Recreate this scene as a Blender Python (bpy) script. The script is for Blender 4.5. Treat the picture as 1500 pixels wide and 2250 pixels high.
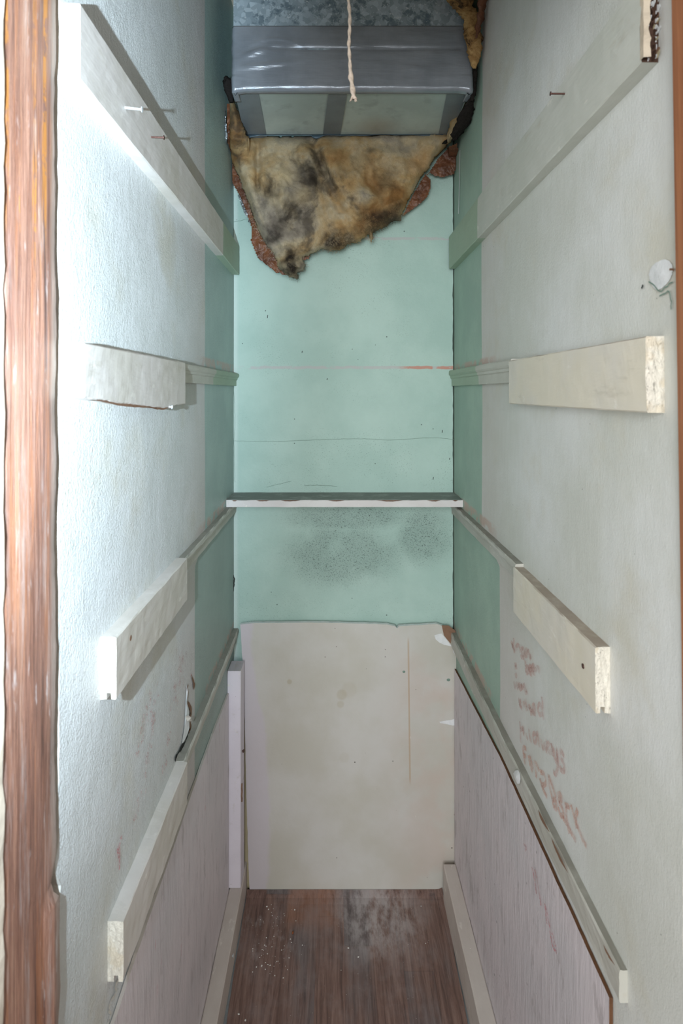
import bpy, bmesh, math, random
from mathutils import Vector, noise as mn
random.seed(7)
S = bpy.context.scene
for o in list(bpy.data.objects): bpy.data.objects.remove(o)

# ------------------------------------------------------------------ camera
F, CX, CY, CZ = 1232.4, 735.0, 862.0, 1.552       # focal length / principal point of the 1500x2250 photograph
cam_d = bpy.data.cameras.new('camera'); cam = bpy.data.objects.new('camera', cam_d)
S.collection.objects.link(cam); S.camera = cam
cam.location = (0, 0, CZ); cam.rotation_euler = (math.radians(90), 0, 0)
cam_d.sensor_fit = 'VERTICAL'; cam_d.sensor_height = 36; cam_d.sensor_width = 24
cam_d.lens = F / 2250 * 36
cam_d.shift_x = (750 - CX) / 2250; cam_d.shift_y = -(1125 - CY) / 2250
cam_d.clip_start = 0.02
cam_d.dof.use_dof = True; cam_d.dof.focus_distance = 1.55; cam_d.dof.aperture_fstop = 7.0

# ------------------------------------------------------------------ light
def lin(c):
    c = c / 255.0
    return c / 12.92 if c <= .04045 else ((c + .055) / 1.055) ** 2.4
def C(r, g, b, a=1): return (lin(r), lin(g), lin(b), a)
w = bpy.data.worlds.new('room_light'); S.world = w; w.use_nodes = True
bg = w.node_tree.nodes['Background']; bg.inputs[0].default_value = (1.0, 0.965, 0.91, 1); bg.inputs[1].default_value = .74
def add_light(name, kind, loc, target, energy, color, **kw):
    d = bpy.data.lights.new(name, kind); d.energy = energy; d.color = color
    for k, v in kw.items(): setattr(d, k, v)
    o = bpy.data.objects.new(name, d); S.collection.objects.link(o); o.location = loc
    o.rotation_euler = (Vector(target) - Vector(loc)).to_track_quat('-Z', 'Y').to_euler()
    return o
add_light('room_fill', 'AREA', (-0.34, -1.5, 1.75), (0.05, 1.2, 1.25), 56, (.93, .97, 1.0), size=1.1)  # added soft fill for light from the room behind; no window is known
flash = add_light('camera_flash', 'SPOT', (-0.161, 0.0, 1.56), (-0.161 - math.sin(math.radians(44)), math.cos(math.radians(44)), 1.56 + math.tan(math.radians(8))), 255, (.68, .86, 1.0),
          spot_size=math.radians(98), spot_blend=1.0, shadow_soft_size=.006)
flash.scale = (1, 2.9, 1)      # rectangular flash head: taller beam than wide
S.view_settings.view_transform = 'Standard'; S.view_settings.look = 'None'
S.view_settings.gamma = 1; S.view_settings.use_curve_mapping = False
S.view_settings.exposure = 0.0

# ------------------------------------------------------------------ object helpers
def link(o, parent=None):
    S.collection.objects.link(o)
    if parent is not None: o.parent = parent; 
    return o
def tag(o, label=None, cat=None, group=None, kind=None):
    for k, v in (('label', label), ('category', cat), ('group', group), ('kind', kind)):
        if v: o[k] = v
    return o
ORIG = {}
def empty(name, loc, label, cat, group=None):
    o = bpy.data.objects.new(name, None); o.location = loc; o.empty_display_size = .03
    link(o); ORIG[o.name] = Vector(loc); tag(o, label, cat, group)
    return o
def mesh_obj(name, verts, faces, mats, parent=None, origin=None, smooth=False, fmat=None):
    """verts in world metres; origin = where the object's own origin is put"""
    po = ORIG.get(parent.name, Vector((0, 0, 0))) if parent is not None else Vector((0, 0, 0))
    og = Vector(origin) if origin is not None else (po if parent is not None else Vector((0, 0, 0)))
    me = bpy.data.meshes.new(name)
    me.from_pydata([tuple(Vector(v) - og) for v in verts], [], faces)
    for m in (mats if isinstance(mats, (list, tuple)) else [mats]): me.materials.append(m)
    if fmat:
        for p, i in zip(me.polygons, fmat): p.material_index = i
    if smooth:
        for p in me.polygons: p.use_smooth = True
    me.validate(); me.update()
    o = bpy.data.objects.new(name, me); link(o, parent)
    o.location = og - po if parent is not None else og
    ORIG[o.name] = og
    return o
def recalc(o):
    bm = bmesh.new(); bm.from_mesh(o.data); bmesh.ops.recalc_face_normals(bm, faces=bm.faces); bm.to_mesh(o.data); bm.free()
    return o
def fr(p, s=1.0, o=4): return mn.fractal(Vector(p) * s, 1.0, 2.0, o)

XL, XR, YB = -0.318, 0.3763, 1.766
def WL(px, py, d=0.0):       # photograph pixel -> point on the left wall, d proud of it
    X = XL + d; y = X * F / (px - CX); return Vector((X, y, CZ - (py - CY) * y / F))
def WR(px, py, d=0.0):
    X = XR - d; y = X * F / (px - CX); return Vector((X, y, CZ - (py - CY) * y / F))
def WY(px, py, y): return Vector(((px - CX) * y / F, y, CZ - (py - CY) * y / F))

# ------------------------------------------------------------------ material helpers
class Mat:
    def __init__(s, name):
        s.m = bpy.data.materials.new(name); s.m.use_nodes = True
        s.t = s.m.node_tree; s.n = s.t.nodes; s.b = s.n['Principled BSDF']
        g = s.n.new('ShaderNodeNewGeometry'); s.pos = g.outputs['Position']; s.nor = g.outputs['Normal']
        sp = s.n.new('ShaderNodeSeparateXYZ'); s.t.links.new(s.pos, sp.inputs[0])
        s.x, s.y, s.z = sp.outputs
        sn = s.n.new('ShaderNodeSeparateXYZ'); s.t.links.new(s.nor, sn.inputs[0]); s.nx, s.ny, s.nz = sn.outputs
    def put(s, sock, v):
        if isinstance(v, bpy.types.NodeSocket): s.t.links.new(v, sock)
        else: sock.default_value = v
    def math(s, op, a, b=0.0, c=None, clamp=False):
        n = s.n.new('ShaderNodeMath'); n.operation = op; n.use_clamp = clamp
        s.put(n.inputs[0], a); s.put(n.inputs[1], b)
        if c is not None: s.put(n.inputs[2], c)
        return n.outputs[0]
    def mul(s, a, b): return s.math('MULTIPLY', a, b)
    def add(s, a, b): return s.math('ADD', a, b)
    def sub(s, a, b): return s.math('SUBTRACT', a, b)
    def mx(s, a, b): return s.math('MAXIMUM', a, b)
    def ss(s, v, a, b, lo=0.0, hi=1.0):
        n = s.n.new('ShaderNodeMapRange'); n.interpolation_type = 'SMOOTHSTEP'
        s.put(n.inputs[0], v)
        if a > b: a, b, lo, hi = b, a, hi, lo
        n.inputs[1].default_value = a; n.inputs[2].default_value = b
        n.inputs[3].default_value = lo; n.inputs[4].default_value = hi
        return n.outputs[0]
    def vec(s, scale=(1, 1, 1), off=(0, 0, 0), rot=(0, 0, 0), src=None):
        n = s.n.new('ShaderNodeMapping'); s.t.links.new(src or s.pos, n.inputs[0])
        n.inputs['Scale'].default_value = scale; n.inputs['Location'].default_value = off; n.inputs['Rotation'].default_value = rot
        return n.outputs[0]
    def noise(s, scale, detail=4.0, rough=.6, st=(1, 1, 1), off=(0, 0, 0), dist=0.0, rot=(0, 0, 0)):
        n = s.n.new('ShaderNodeTexNoise'); s.t.links.new(s.vec(st, off, rot), n.inputs['Vector'])
        n.inputs['Scale'].default_value = scale; n.inputs['Detail'].default_value = detail
        n.inputs['Roughness'].default_value = rough; n.inputs['Distortion'].default_value = dist
        return n.outputs[0]
    def voro(s, scale, st=(1, 1, 1), feat='F1', out='Distance', off=(0, 0, 0), rnd=1.0):
        n = s.n.new('ShaderNodeTexVoronoi'); n.feature = feat; s.t.links.new(s.vec(st, off), n.inputs['Vector'])
        n.inputs['Scale'].default_value = scale; n.inputs['Randomness'].default_value = rnd
        return n.outputs[out]
    def mix(s, f, a, b, mode='MIX'):
        n = s.n.new('ShaderNodeMix'); n.data_type = 'RGBA'; n.blend_type = mode
        s.put(n.inputs[0], f); s.put(n.inputs[6], a); s.put(n.inputs[7], b)
        return n.outputs[2]
    def ramp(s, f, stops):
        n = s.n.new('ShaderNodeValToRGB'); s.put(n.inputs[0], f)
        e = n.color_ramp.elements
        while len(e) < len(stops): e.new(.5)
        for el, (p, c) in zip(e, stops): el.position = p; el.color = c
        return n.outputs[0]
    def wspot(s, c, r, soft=.5, amt=.05):          # same, with a wandering outline
        nz = s.n.new('ShaderNodeTexNoise'); s.t.links.new(s.pos, nz.inputs['Vector']); nz.inputs['Scale'].default_value = 22; nz.inputs['Detail'].default_value = 5
        a = s.n.new('ShaderNodeVectorMath'); a.operation = 'MULTIPLY_ADD'; s.t.links.new(nz.outputs['Color'], a.inputs[0])
        a.inputs[1].default_value = (amt * 2,) * 3; a.inputs[2].default_value = (-amt,) * 3
        b = s.n.new('ShaderNodeVectorMath'); s.t.links.new(a.outputs[0], b.inputs[0]); s.t.links.new(s.pos, b.inputs[1])
        n = s.n.new('ShaderNodeVectorMath'); n.operation = 'DISTANCE'; s.t.links.new(b.outputs[0], n.inputs[0]); n.inputs[1].default_value = c
        return s.ss(n.outputs['Value'], r, r * soft)
    def spot(s, c, r, soft=.5):          # blob of dirt around a point of the place: 1 inside, 0 outside
        n = s.n.new('ShaderNodeVectorMath'); n.operation = 'DISTANCE'; s.t.links.new(s.pos, n.inputs[0]); n.inputs[1].default_value = c
        return s.ss(n.outputs['Value'], r, r * soft)
    def speck(s, scale, size, keep, off=(0, 0, 0), st=(1, 1, 1)):
        d = s.voro(scale, st=st, off=off); c = s.voro(scale, st=st, off=off, out='Color')
        sp = s.n.new('ShaderNodeSeparateColor'); s.t.links.new(c, sp.inputs[0])
        return s.mul(s.ss(d, size, size * .6), s.math('LESS_THAN', sp.outputs[0], keep))
    def done(s, col, rough=.6, bump=None, bd=.002, metal=0.0, spec=.5, bs=1.0, alpha=None, sss=None):
        s.put(s.b.inputs['Base Color'], col); s.put(s.b.inputs['Roughness'], rough)
        s.put(s.b.inputs['Metallic'], metal); s.put(s.b.inputs['Specular IOR Level'], spec)
        if alpha is not None: s.put(s.b.inputs['Alpha'], alpha)
        if bump is not None:
            n = s.n.new('ShaderNodeBump'); n.inputs['Distance'].default_value = bd; n.inputs['Strength'].default_value = bs
            s.t.links.new(bump, n.inputs['Height']); s.t.links.new(n.outputs[0], s.b.inputs['Normal'])
        return s.m

GREEN = C(170, 203, 182)
def wall_mat(name, side):
    m = Mat(name)
    big = m.noise(3.0, 4, .6, off=(3, side, 0)); fine = m.noise(60, 4, .7, st=(1, 1.0, .25))
    brush = m.noise(46, 5, .72, st=(1, 1.4, .22)); wob = m.noise(2.2, 3, .5, st=(.1, .4, 1))
    if side < 0: a, b = C(212, 214, 211), C(226, 228, 227)
    else: a, b = C(210, 211, 203), C(224, 225, 222)
    col = m.mix(m.ss(big, .35, .65), a, b)
    col = m.mix(m.mul(m.ss(m.noise(5, 4, .6, off=(9, 9, side)), .52, .75), .6), col, C(206, 200, 180))
    col = m.mix(m.mul(m.ss(fine, .35, .7), .10), col, C(170, 170, 160))
    # pinker undercoat just before the green
    yb = 1.375 if side < 0 else 1.435
    lowz = m.ss(m.z, 1.20, 1.15)
    edge = m.add(m.add(m.y, m.mul(m.sub(wob, .5), .035)), m.mul(lowz, .16 if side > 0 else .10))
    pink = m.mul(m.ss(edge, yb - .28, yb), .45)
    col = m.mix(pink, col, C(203, 190, 184))
    g = m.mul(m.ss(edge, yb - .004, yb + .004), 1.0)
    gcol = m.mix(m.ss(m.noise(7, 5, .65), .35, .7), C(160, 184, 170) if side > 0 else C(162, 184, 178), C(172, 196, 180) if side > 0 else C(174, 196, 188))
    gcol = m.mix(m.mul(m.ss(brush, .5, .7), .22), gcol, C(176, 188, 180))
    if side < 0:
        gcol = m.mix(m.mul(m.ss(m.z, 1.22, 1.15), .35), gcol, C(150, 160, 150))
    # paint missing on the line just above every shelf rail: pink undercoat
    col = m.mix(g, col, gcol)
    for zt in (1.622, 1.222, .815):
        near = m.mul(m.ss(m.z, zt + .02, zt + .012), m.ss(m.z, zt - .02, zt - .002))
        near = m.mul(near, m.ss(m.y, 1.25, 1.42)); near = m.mul(near, m.ss(m.noise(26, 4, .6), .40, .55))
        col = m.mix(m.mul(near, .75), col, C(200, 168, 155))
    # specks
    col = m.mix(m.mul(m.speck(40, .045, .06), .8), col, C(70, 70, 66))
    col = m.mix(m.mul(m.speck(60, .09, .03, off=(4, 4, 4)), .8), col, C(240, 240, 236))
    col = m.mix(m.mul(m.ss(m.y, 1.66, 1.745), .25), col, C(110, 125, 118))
    # line above: darker towards the back corner
    h = m.add(m.mul(brush, .28), m.mul(m.noise(360, 3, .7, st=(1, 1, .6)), .55))
    h = m.add(h, m.mul(m.noise(14, 3, .5), .8))
    if side < 0:
        return m.done(col, .42, h, .0080, spec=.6)
    return m.done(col, .62, h, .0012, spec=.3)
def back_mat():
    m = Mat('wall_back_green_paint')
    col = m.mix(m.ss(m.noise(4, 5, .6), .35, .65), C(168, 195, 185), C(180, 205, 195))
    # mould: fine dark specks, thick in the middle of the lower half
    sp = m.ss(m.noise(210, 3, .7), .54, .70)
    sp2 = m.ss(m.noise(420, 2, .7), .55, .72)
    def blob(cx, cz, rx, rz):
        n = m.n.new('ShaderNodeVectorMath'); n.operation = 'LENGTH'
        m.t.links.new(m.vec((1 / rx, 0, 1 / rz), (-cx / rx, 0, -cz / rz)), n.inputs[0])
        return m.ss(n.outputs['Value'], 1.0, .1)
    reg = m.mx(blob(.03, 1.04, .26, .14), m.mx(blob(.05, 1.16, .28, .07), blob(.28, 1.1, .13, .13)))
    reg = m.math('MULTIPLY', reg, m.ss(m.noise(9, 4, .6), .25, .6, .5, 1.6), clamp=True)
    col = m.mix(m.mul(reg, .46), col, C(118, 138, 130))
    col = m.mix(m.mul(m.mul(m.mx(sp, sp2), reg), .95), col, C(62, 78, 74))
    gen = m.mul(m.ss(m.noise(6, 4, .6, off=(5, 5, 5)), .45, .65), m.mx(m.ss(m.noise(300, 2, .6, off=(2, 2, 2)), .60, .72), 0))
    col = m.mix(m.mul(gen, .55), col, C(90, 112, 106))
    col = m.mix(m.mul(m.speck(55, .13, .05), .8), col, C(50, 58, 56))
    # old shelf lines: pinkish undercoat showing
    for zc, x0, x1, amt, wd in ((1.630, -.32, .38, .6, .006), (2.036, .05, .38, .55, .006)):
        zz = m.add(m.z, m.mul(m.sub(m.noise(30, 3, .5), .5), .008))
        ln = m.mul(m.ss(m.math('ABSOLUTE', m.sub(zz, zc)), wd, wd * .5), m.mul(m.ss(m.x, x0, x0 + .06), m.ss(m.noise(24, 4, .7, st=(1, 1, 3)), .36, .5)))
        col = m.mix(m.mul(ln, amt), col, C(190, 178, 180))
        red = m.mul(ln, m.ss(m.x, .19, .24)); red = m.mul(red, m.ss(m.noise(14, 2, .6, off=(7, 1, 1)), .44, .5))
        if zc < 2: col = m.mix(m.mul(red, .9), col, C(196, 140, 122))
    # whiter caulk at the left corner
    col = m.mix(m.mul(m.ss(m.x, -.300, -.312), .6), col, C(205, 218, 212))
    h = m.add(m.noise(90, 4, .65), m.mul(m.noise(9, 3, .5), 1.6))
    return m.done(col, .6, h, .0011, spec=.3)
def pink_mat():
    m = Mat('mauve_hardboard_paint')
    col = m.mix(m.ss(m.noise(5, 4, .6), .35, .65), C(222, 213, 216), C(212, 206, 209))
    st = m.noise(38, 5, .75, st=(1, 1.5, .2), dist=.4, rot=(.12, 0, 0))
    col = m.mix(m.mul(m.ss(st, .50, .68), .45), col, C(178, 168, 172))
    col = m.mix(m.mul(m.ss(m.noise(16, 5, .7, st=(1, 1, .4), off=(4, 0, 0)), .56, .66), .5), col, C(168, 160, 160))
    col = m.mix(m.mul(m.ss(st, .42, .30), .5), col, C(212, 204, 208))
    col = m.mix(m.mul(m.ss(m.noise(30, 4, .7, st=(1, 1, .3), off=(1, 6, 2)), .66, .74), .5), col, C(190, 120, 130))
    col = m.mix(m.mul(m.speck(30, .12, .05), .7), col, C(90, 80, 78))
    return m.done(col, .55, st, .0022, spec=.35)
def cleat_mat(name, base, alt, topdust_shade=.6, dust=C(150, 136, 124), gl=None):
    m = Mat(name)
    col = m.mix(m.ss(m.noise(6, 4, .6), .38, .62), base, alt)
    col = m.mix(m.mul(m.ss(m.noise(26, 4, .7, st=(1, .3, 1)), .58, .72), .35), col, C(176, 168, 150))
    col = m.mix(m.mul(m.ss(m.noise(40, 3, .6, st=(1, .5, 1), off=(3, 3, 1)), .66, .72), .5), col, C(236, 232, 222))
    col = m.mix(m.mul(m.speck(60, .09, .05), .75), col, C(244, 242, 236))
    col = m.mix(m.mul(m.speck(75, .09, .03, off=(2, 5, 2)), .7), col, C(88, 78, 66))
    if gl is not None:
        col = m.mix(m.ss(m.add(m.y, m.mul(m.sub(m.noise(12, 3, .5), .5), .02)), gl - .004, gl + .004), col, m.mix(m.noise(20, 4, .6), C(158, 176, 154), C(170, 188, 166)))
    up = m.mul(m.ss(m.nz, .55, .9), topdust_shade)  # tops: dust plus the weaker light on them, both mixed into the colour
    col = m.mix(m.mul(up, m.ss(m.noise(20, 4, .65), .2, .55, .65, 1.0)), col, dust)
    return m.done(col, .55, m.noise(70, 4, .6, st=(1, .25, 1)), .0007, spec=.35)
def end_mat(name, dark):
    m = Mat(name)
    v = m.noise(170, 4, .75, st=(1, 1, .5), dist=1.2)
    col = m.mix(m.mul(m.ss(v, .55, .68), dark), C(226, 220, 206), C(60, 52, 44))
    col = m.mix(m.mul(m.ss(m.noise(40, 3, .6), .5, .65), .4), col, C(206, 188, 156))
    return m.done(col, .7, v, .003, spec=.2)
def plain(name, c, rough=.6, metal=0.0, nz=0.12, sc=40, bump=.0006, spec=.4, c2=None):
    m = Mat(name); n = m.noise(sc, 4, .6)
    d = c2 or tuple(list(x * .55 for x in c[:3]) + [1])
    return m.done(m.mix(m.mul(m.ss(n, .4, .7), nz if c2 is None else 1.0), c, d), rough, n, bump, metal, spec)
def stud_mat():
    m = Mat('old_stud_wood')
    g = m.noise(55, 7, .75, st=(1, 2.0, .07), dist=.7); g2 = m.noise(190, 4, .75, st=(1, 1.5, .06)); g3 = m.noise(9, 4, .6, st=(1, 2.5, .25), off=(3, 3, 3))
    col = m.ramp(m.add(m.mul(g, .7), m.mul(g3, .3)), [(.34, C(84, 60, 52)), (.44, C(132, 92, 76)), (.54, C(160, 116, 96)), (.66, C(184, 146, 124))])
    col = m.mix(m.mul(m.ss(g2, .5, .66), .45), col, C(100, 68, 58))
    fl = m.mul(m.ss(m.noise(40, 5, .75, st=(1, 1.6, .05), off=(0, 1, 1)), .56, .62), .45)
    col = m.mix(fl, col, C(176, 112, 72))
    # amber resin streaks high up
    res = m.mul(m.ss(m.noise(52, 4, .7, st=(1, 1.6, .03), off=(0, 3, 0)), .57, .61), m.ss(m.z, 1.6, 1.78))
    col = m.mix(m.mul(res, m.ss(m.noise(40, 4, .7, off=(1, 1, 8)), .38, .5, 0, .75)), col, C(196, 128, 48))
    # whitewash smears and runs
    wsh = m.mul(m.ss(m.noise(34, 6, .78, st=(1, 1.8, .14), off=(2, 0, 5)), .50, .68), .48)
    col = m.mix(wsh, col, C(196, 180, 174))
    dg = m.mul(m.ss(m.noise(38, 5, .7, st=(1, 1.6, .30), rot=(.45, 0, 0), off=(6, 2, 2)), .60, .68), .5)
    col = m.mix(dg, col, C(214, 202, 198))
    col = m.mix(m.speck(34, .15, .14, st=(1, 1.5, .6)), col, C(226, 224, 226))
    col = m.mix(m.mul(m.ss(m.y, .616, .628), .6), col, C(170, 158, 148))
    return m.done(col, .5, m.add(g, m.mul(g2, .6)), .003, spec=.4)
def jamb_mat():
    m = Mat('stained_jamb_wood')
    g = m.noise(60, 5, .7, st=(1, 1.5, .05), dist=.3)
    col = m.ramp(g, [(.3, C(128, 80, 52)), (.55, C(160, 104, 70)), (.75, C(184, 126, 84))])
    return m.done(col, .5, g, .0006, spec=.4)
def vinyl_mat():
    m = Mat('printed_vinyl_plank_pattern')
    # strips 77 mm wide along Y, staggered lengths, printed on one sheet
    wd = .079
    xi = m.math('FLOOR', m.mul(m.add(m.x, 1.0), 1 / wd))
    def hsh(v, k): return m.math('FRACT', m.mul(m.math('SINE', m.mul(v, k)), 43758.5))
    yy = m.add(m.mul(m.y, 1 / .42), m.mul(hsh(xi, 12.98), 5.0)); yi = m.math('FLOOR', yy)
    r = hsh(m.add(m.mul(xi, 7.31), yi), 78.23); r2 = hsh(m.add(m.mul(xi, 3.7), m.mul(yi, 1.7)), 37.7)
    g = m.noise(55, 6, .72, st=(1.6, .09, 1), dist=.9); g2 = m.noise(200, 4, .7, st=(1.3, .06, 1))
    c1 = m.ramp(g, [(.3, C(78, 60, 54)), (.5, C(118, 92, 83)), (.7, C(142, 117, 106))])
    c2 = m.ramp(g, [(.3, C(72, 64, 63)), (.5, C(104, 94, 93)), (.7, C(126, 118, 116))])
    col = m.mix(m.ss(m.add(r, m.mul(m.sub(m.noise(9, 4, .6, st=(1.5, .4, 1)), .5), 1.1)), .40, .75), c1, c2)
    orng = m.mul(m.ss(m.y, 1.60, 1.66), m.mul(m.ss(m.x, -.15, -.13), m.ss(m.x, .02, -.02)))
    col = m.mix(m.mul(orng, .35), col, C(168, 112, 78))
    col = m.mix(m.mul(m.ss(g2, .55, .7), .5), col, C(70, 54, 48))
    fx = m.math('FRACT', m.mul(m.add(m.x, 1.0), 1 / wd)); fy = m.math('FRACT', yy)
    seam = m.mx(m.ss(m.math('ABSOLUTE', m.sub(fx, .5)), .486, .5), m.ss(m.math('ABSOLUTE', m.sub(fy, .5)), .4955, .5))
    col = m.mix(m.mul(seam, .22), col, C(50, 40, 36))
    # plaster dust scuffed on the back right and left
    dn = m.noise(26, 5, .7, st=(1.0, .5, 1), rot=(0, 0, .5))
    d1 = m.mul(m.spot((.13, 1.66, 0), .19, .15), m.ss(dn, .36, .62)); d2 = m.mul(m.spot((-.20, 1.6, 0), .14, .2), m.ss(dn, .48, .68))
    col = m.mix(m.mul(m.mx(d1, m.mul(d2, .5)), .62), col, C(196, 190, 188))
    dl = m.mul(m.ss(m.noise(8, 5, .65, off=(2, 2, 2)), .45, .7), .30)
    col = m.mix(dl, col, C(150, 142, 142))
    return m.done(col, m.ss(dn, .3, .7, .38, .6), m.add(g, g2), .0004, spec=.4)
def drywall_mat():
    m = Mat('drywall_panel_paint')
    col = m.mix(m.ss(m.noise(4, 4, .6), .35, .65), C(203, 201, 195), C(193, 190, 179))
    col = m.mix(m.mul(m.ss(m.x, .10, .34), m.mul(m.ss(m.noise(6, 4, .6, off=(3, 3, 3)), .4, .6), .5)), col, C(198, 180, 168))
    # lavender primer down the left edge
    e = m.add(m.x, m.mul(m.sub(m.noise(7, 4, .6), .5), .06))
    mid = m.mul(m.ss(m.z, .80, .3), .05)
    col = m.mix(m.mul(m.ss(m.sub(e, mid), -.245, -.262), .62), col, C(204, 196, 206))
    # brown drip line
    dr = m.mul(m.ss(m.math('ABSOLUTE', m.sub(m.add(m.x, m.mul(m.z, .012)), .2375)), .0035, .0015), m.mul(m.ss(m.z, .33, .36), m.ss(m.z, .80, .77)))
    col = m.mix(m.mul(dr, .55), col, C(178, 148, 112))
    # greasy spots
    for c, r, a in (((.022, 1.735, .615), .020, .28), ((.018, 1.735, .585), .014, .26), ((.045, 1.735, .63), .03, .14), ((.03, 1.735, .42), .02, .10), ((-.14, 1.735, .655), .01, .4)):
        col = m.mix(m.mul(m.spot(c, r, .6), a), col, C(166, 152, 118))
    col = m.mix(m.mul(m.speck(32, .055, .20), .85), col, C(74, 62, 52))
    col = m.mix(m.mul(m.speck(17, .06, .3, off=(5, 3, 1)), .85), col, C(62, 54, 46))
    col = m.mix(m.mul(m.ss(m.noise(50, 4, .7, st=(1, 1, .4), off=(8, 1, 2)), .70, .74), .5), col, C(226, 222, 214))
    return m.done(col, .5, m.noise(12, 4, .6), .0016, spec=.4)
def galv_mat():
    m = Mat('galvanised_sheet')
    c = m.voro(85, out='Color'); sp = m.n.new('ShaderNodeSeparateColor'); m.t.links.new(c, sp.inputs[0])
    col = m.mix(m.mul(sp.outputs[0], .8), C(150, 166, 176), C(206, 220, 228))
    col = m.mix(m.mul(m.ss(m.noise(30, 5, .7), .52, .62), .75), col, C(96, 116, 128))
    col = m.mix(m.mul(m.ss(m.noise(90, 3, .7, off=(3, 0, 0)), .60, .66), .7), col, C(226, 232, 236))
    return m.done(col, m.ss(sp.outputs[1], 0, 1, .35, .55), m.noise(16, 3, .5), .001, metal=.25, spec=.5)
def under_mat():
    m = Mat('dull_sheet_metal')
    col = m.mix(m.ss(m.noise(7, 5, .6), .35, .65), C(182, 194, 190), C(200, 212, 206))
    col = m.mix(m.mul(m.ss(m.noise(14, 4, .6, off=(3, 1, 1)), .54, .68), .5), col, C(150, 160, 158))
    col = m.mix(m.mul(m.spot((.13, 1.66, 2.333), .09, .1), .55), col, C(160, 146, 128))
    return m.done(col, .42, m.noise(8, 4, .5), .004, metal=.12, spec=.5)
def tape_mat():
    m = Mat('grey_duct_tape')
    col = m.mix(m.ss(m.noise(9, 4, .6), .35, .65), C(142, 148, 156), C(158, 164, 172))
    weave = m.mul(m.math('SINE', m.mul(m.x, 2600)), .5)
    h = m.add(m.mul(m.noise(24, 4, .6, st=(.25, 1, 1.6)), 1.0), m.mul(weave, .02))
    return m.done(col, .27, h, .0026, metal=.25, spec=.7)
def fluff_mat():
    m = Mat('dirty_fibreglass')
    a = m.noise(5.5, 4, .6, dist=.4); b = m.noise(9, 5, .62, off=(4, 2, 7), dist=.5); f = m.noise(120, 5, .8, dist=1.5)
    col = m.ramp(a, [(.30, C(160, 118, 72)), (.42, C(194, 162, 116)), (.52, C(200, 182, 150)), (.60, C(174, 162, 144)), (.72, C(124, 114, 106))])
    col = m.mix(m.mul(m.ss(f, .45, .7), .18), col, C(130, 110, 84))
    col = m.mix(m.mul(m.ss(b, .49, .66), .75), col, C(84, 76, 68))
    # soot blotches
    for (px, py, r, k) in ((585, 415, .030, .9), (690, 375, .045, .85), (735, 400, .03, .6), (625, 475, .035, .7), (640, 580, .040, 1), (735, 530, .04, .95), (770, 520, .03, .8),
                           (825, 490, .055, .9), (870, 480, .045, .85), (800, 350, .03, .6), (845, 400, .04, .55), (600, 515, .025, .8), (645, 465, .02, .6), (1000, 260, .045, 1), (1015, 225, .03, .9)):
        c = WY(px, py, 1.69); sp = m.wspot(c, r * 1.55, .15)
        col = m.mix(m.math('MULTIPLY', m.mul(sp, k), m.ss(m.add(b, f), .72, 1.0, .55, 1.0), clamp=True), col, C(46, 40, 36))
    for (px, py, r) in ((625, 385, .035), (790, 350, .03), (665, 430, .03)):
        col = m.mix(m.mul(m.spot(WY(px, py, 1.69), r * 1.5, .1), .5), col, C(214, 192, 150))
    col = m.mix(m.mul(m.spot(WY(925, 365, 1.69), .07, .1), .6), col, C(190, 140, 80))
    return m.done(col, .95, m.add(m.mul(b, .8), m.mul(f, .7)), .005, spec=.08)
def kraft_mat():
    m = Mat('brown_kraft_paper')
    n = m.noise(20, 4, .6)
    return m.done(m.mix(m.ss(n, .35, .7), C(126, 80, 52), C(90, 56, 40)), .42, m.noise(45, 4, .6, dist=1.5), .003, spec=.45)
def crayon_mat(name, c, lo=.40, hi=.60, top=.6):
    m = Mat(name); n = m.noise(420, 2, .6, st=(1, 1, .5)); n2 = m.noise(35, 3, .6)
    return m.done(c, .6, alpha=m.mul(m.mul(m.ss(n, lo, hi), m.ss(n2, .3, .6, .35, 1)), top), spec=.2)
M = {}
M['wl'] = wall_mat('wall_left_paint', -1); M['wr'] = wall_mat('wall_right_paint', 1); M['wb'] = back_mat(); M['pink'] = pink_mat()
M['cl'] = cleat_mat('left_rail_paint', C(216, 210, 204), C(206, 200, 190), .35, C(176, 168, 164), gl=1.50)
M['cr'] = cleat_mat('right_rail_paint', C(224, 216, 198), C(220, 214, 202), .85, C(146, 130, 116))
M['cr1'] = cleat_mat('upper_right_rail_paint', C(204, 205, 196), C(198, 200, 190), .85, C(146, 130, 116), gl=1.40)
M['mo'] = cleat_mat('moulding_paint', C(200, 198, 188), C(192, 190, 180), .75, C(128, 124, 114), gl=1.43)
M['mog'] = cleat_mat('low_moulding_paint', C(196, 194, 186), C(184, 182, 172), .8, C(120, 116, 106), gl=3.0)
M['base'] = cleat_mat('floor_rail_paint', C(208, 200, 192), C(200, 190, 182), .30, C(170, 160, 154))
M['lav'] = cleat_mat('lavender_post_paint', C(228, 222, 230), C(220, 214, 222), .55, C(150, 144, 144))
M['shelf'] = cleat_mat('shelf_paint', C(206, 202, 200), C(214, 212, 210), .95, C(112, 116, 110))
M['end'] = end_mat('sawn_end_paint', .55); M['endl'] = end_mat('clean_end_paint', .12)
M['stud'] = stud_mat(); M['jamb'] = jamb_mat(); M['vinyl'] = vinyl_mat(); M['dry'] = drywall_mat()
M['galv'] = galv_mat(); M['under'] = under_mat(); M['tape'] = tape_mat(); M['fluff'] = fluff_mat(); M['kraft'] = kraft_mat()
M['tape2'] = plain('underside_tape', C(130, 138, 142), .4, .1, .3, 20, .001, .5)
M['foil'] = plain('silver_foil', C(196, 202, 206), .28, .8, .4, 90, .003, .6)
M['plaster'] = plain('broken_plaster', C(214, 210, 200), .85, 0, .35, 60, .002, .2)
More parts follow.
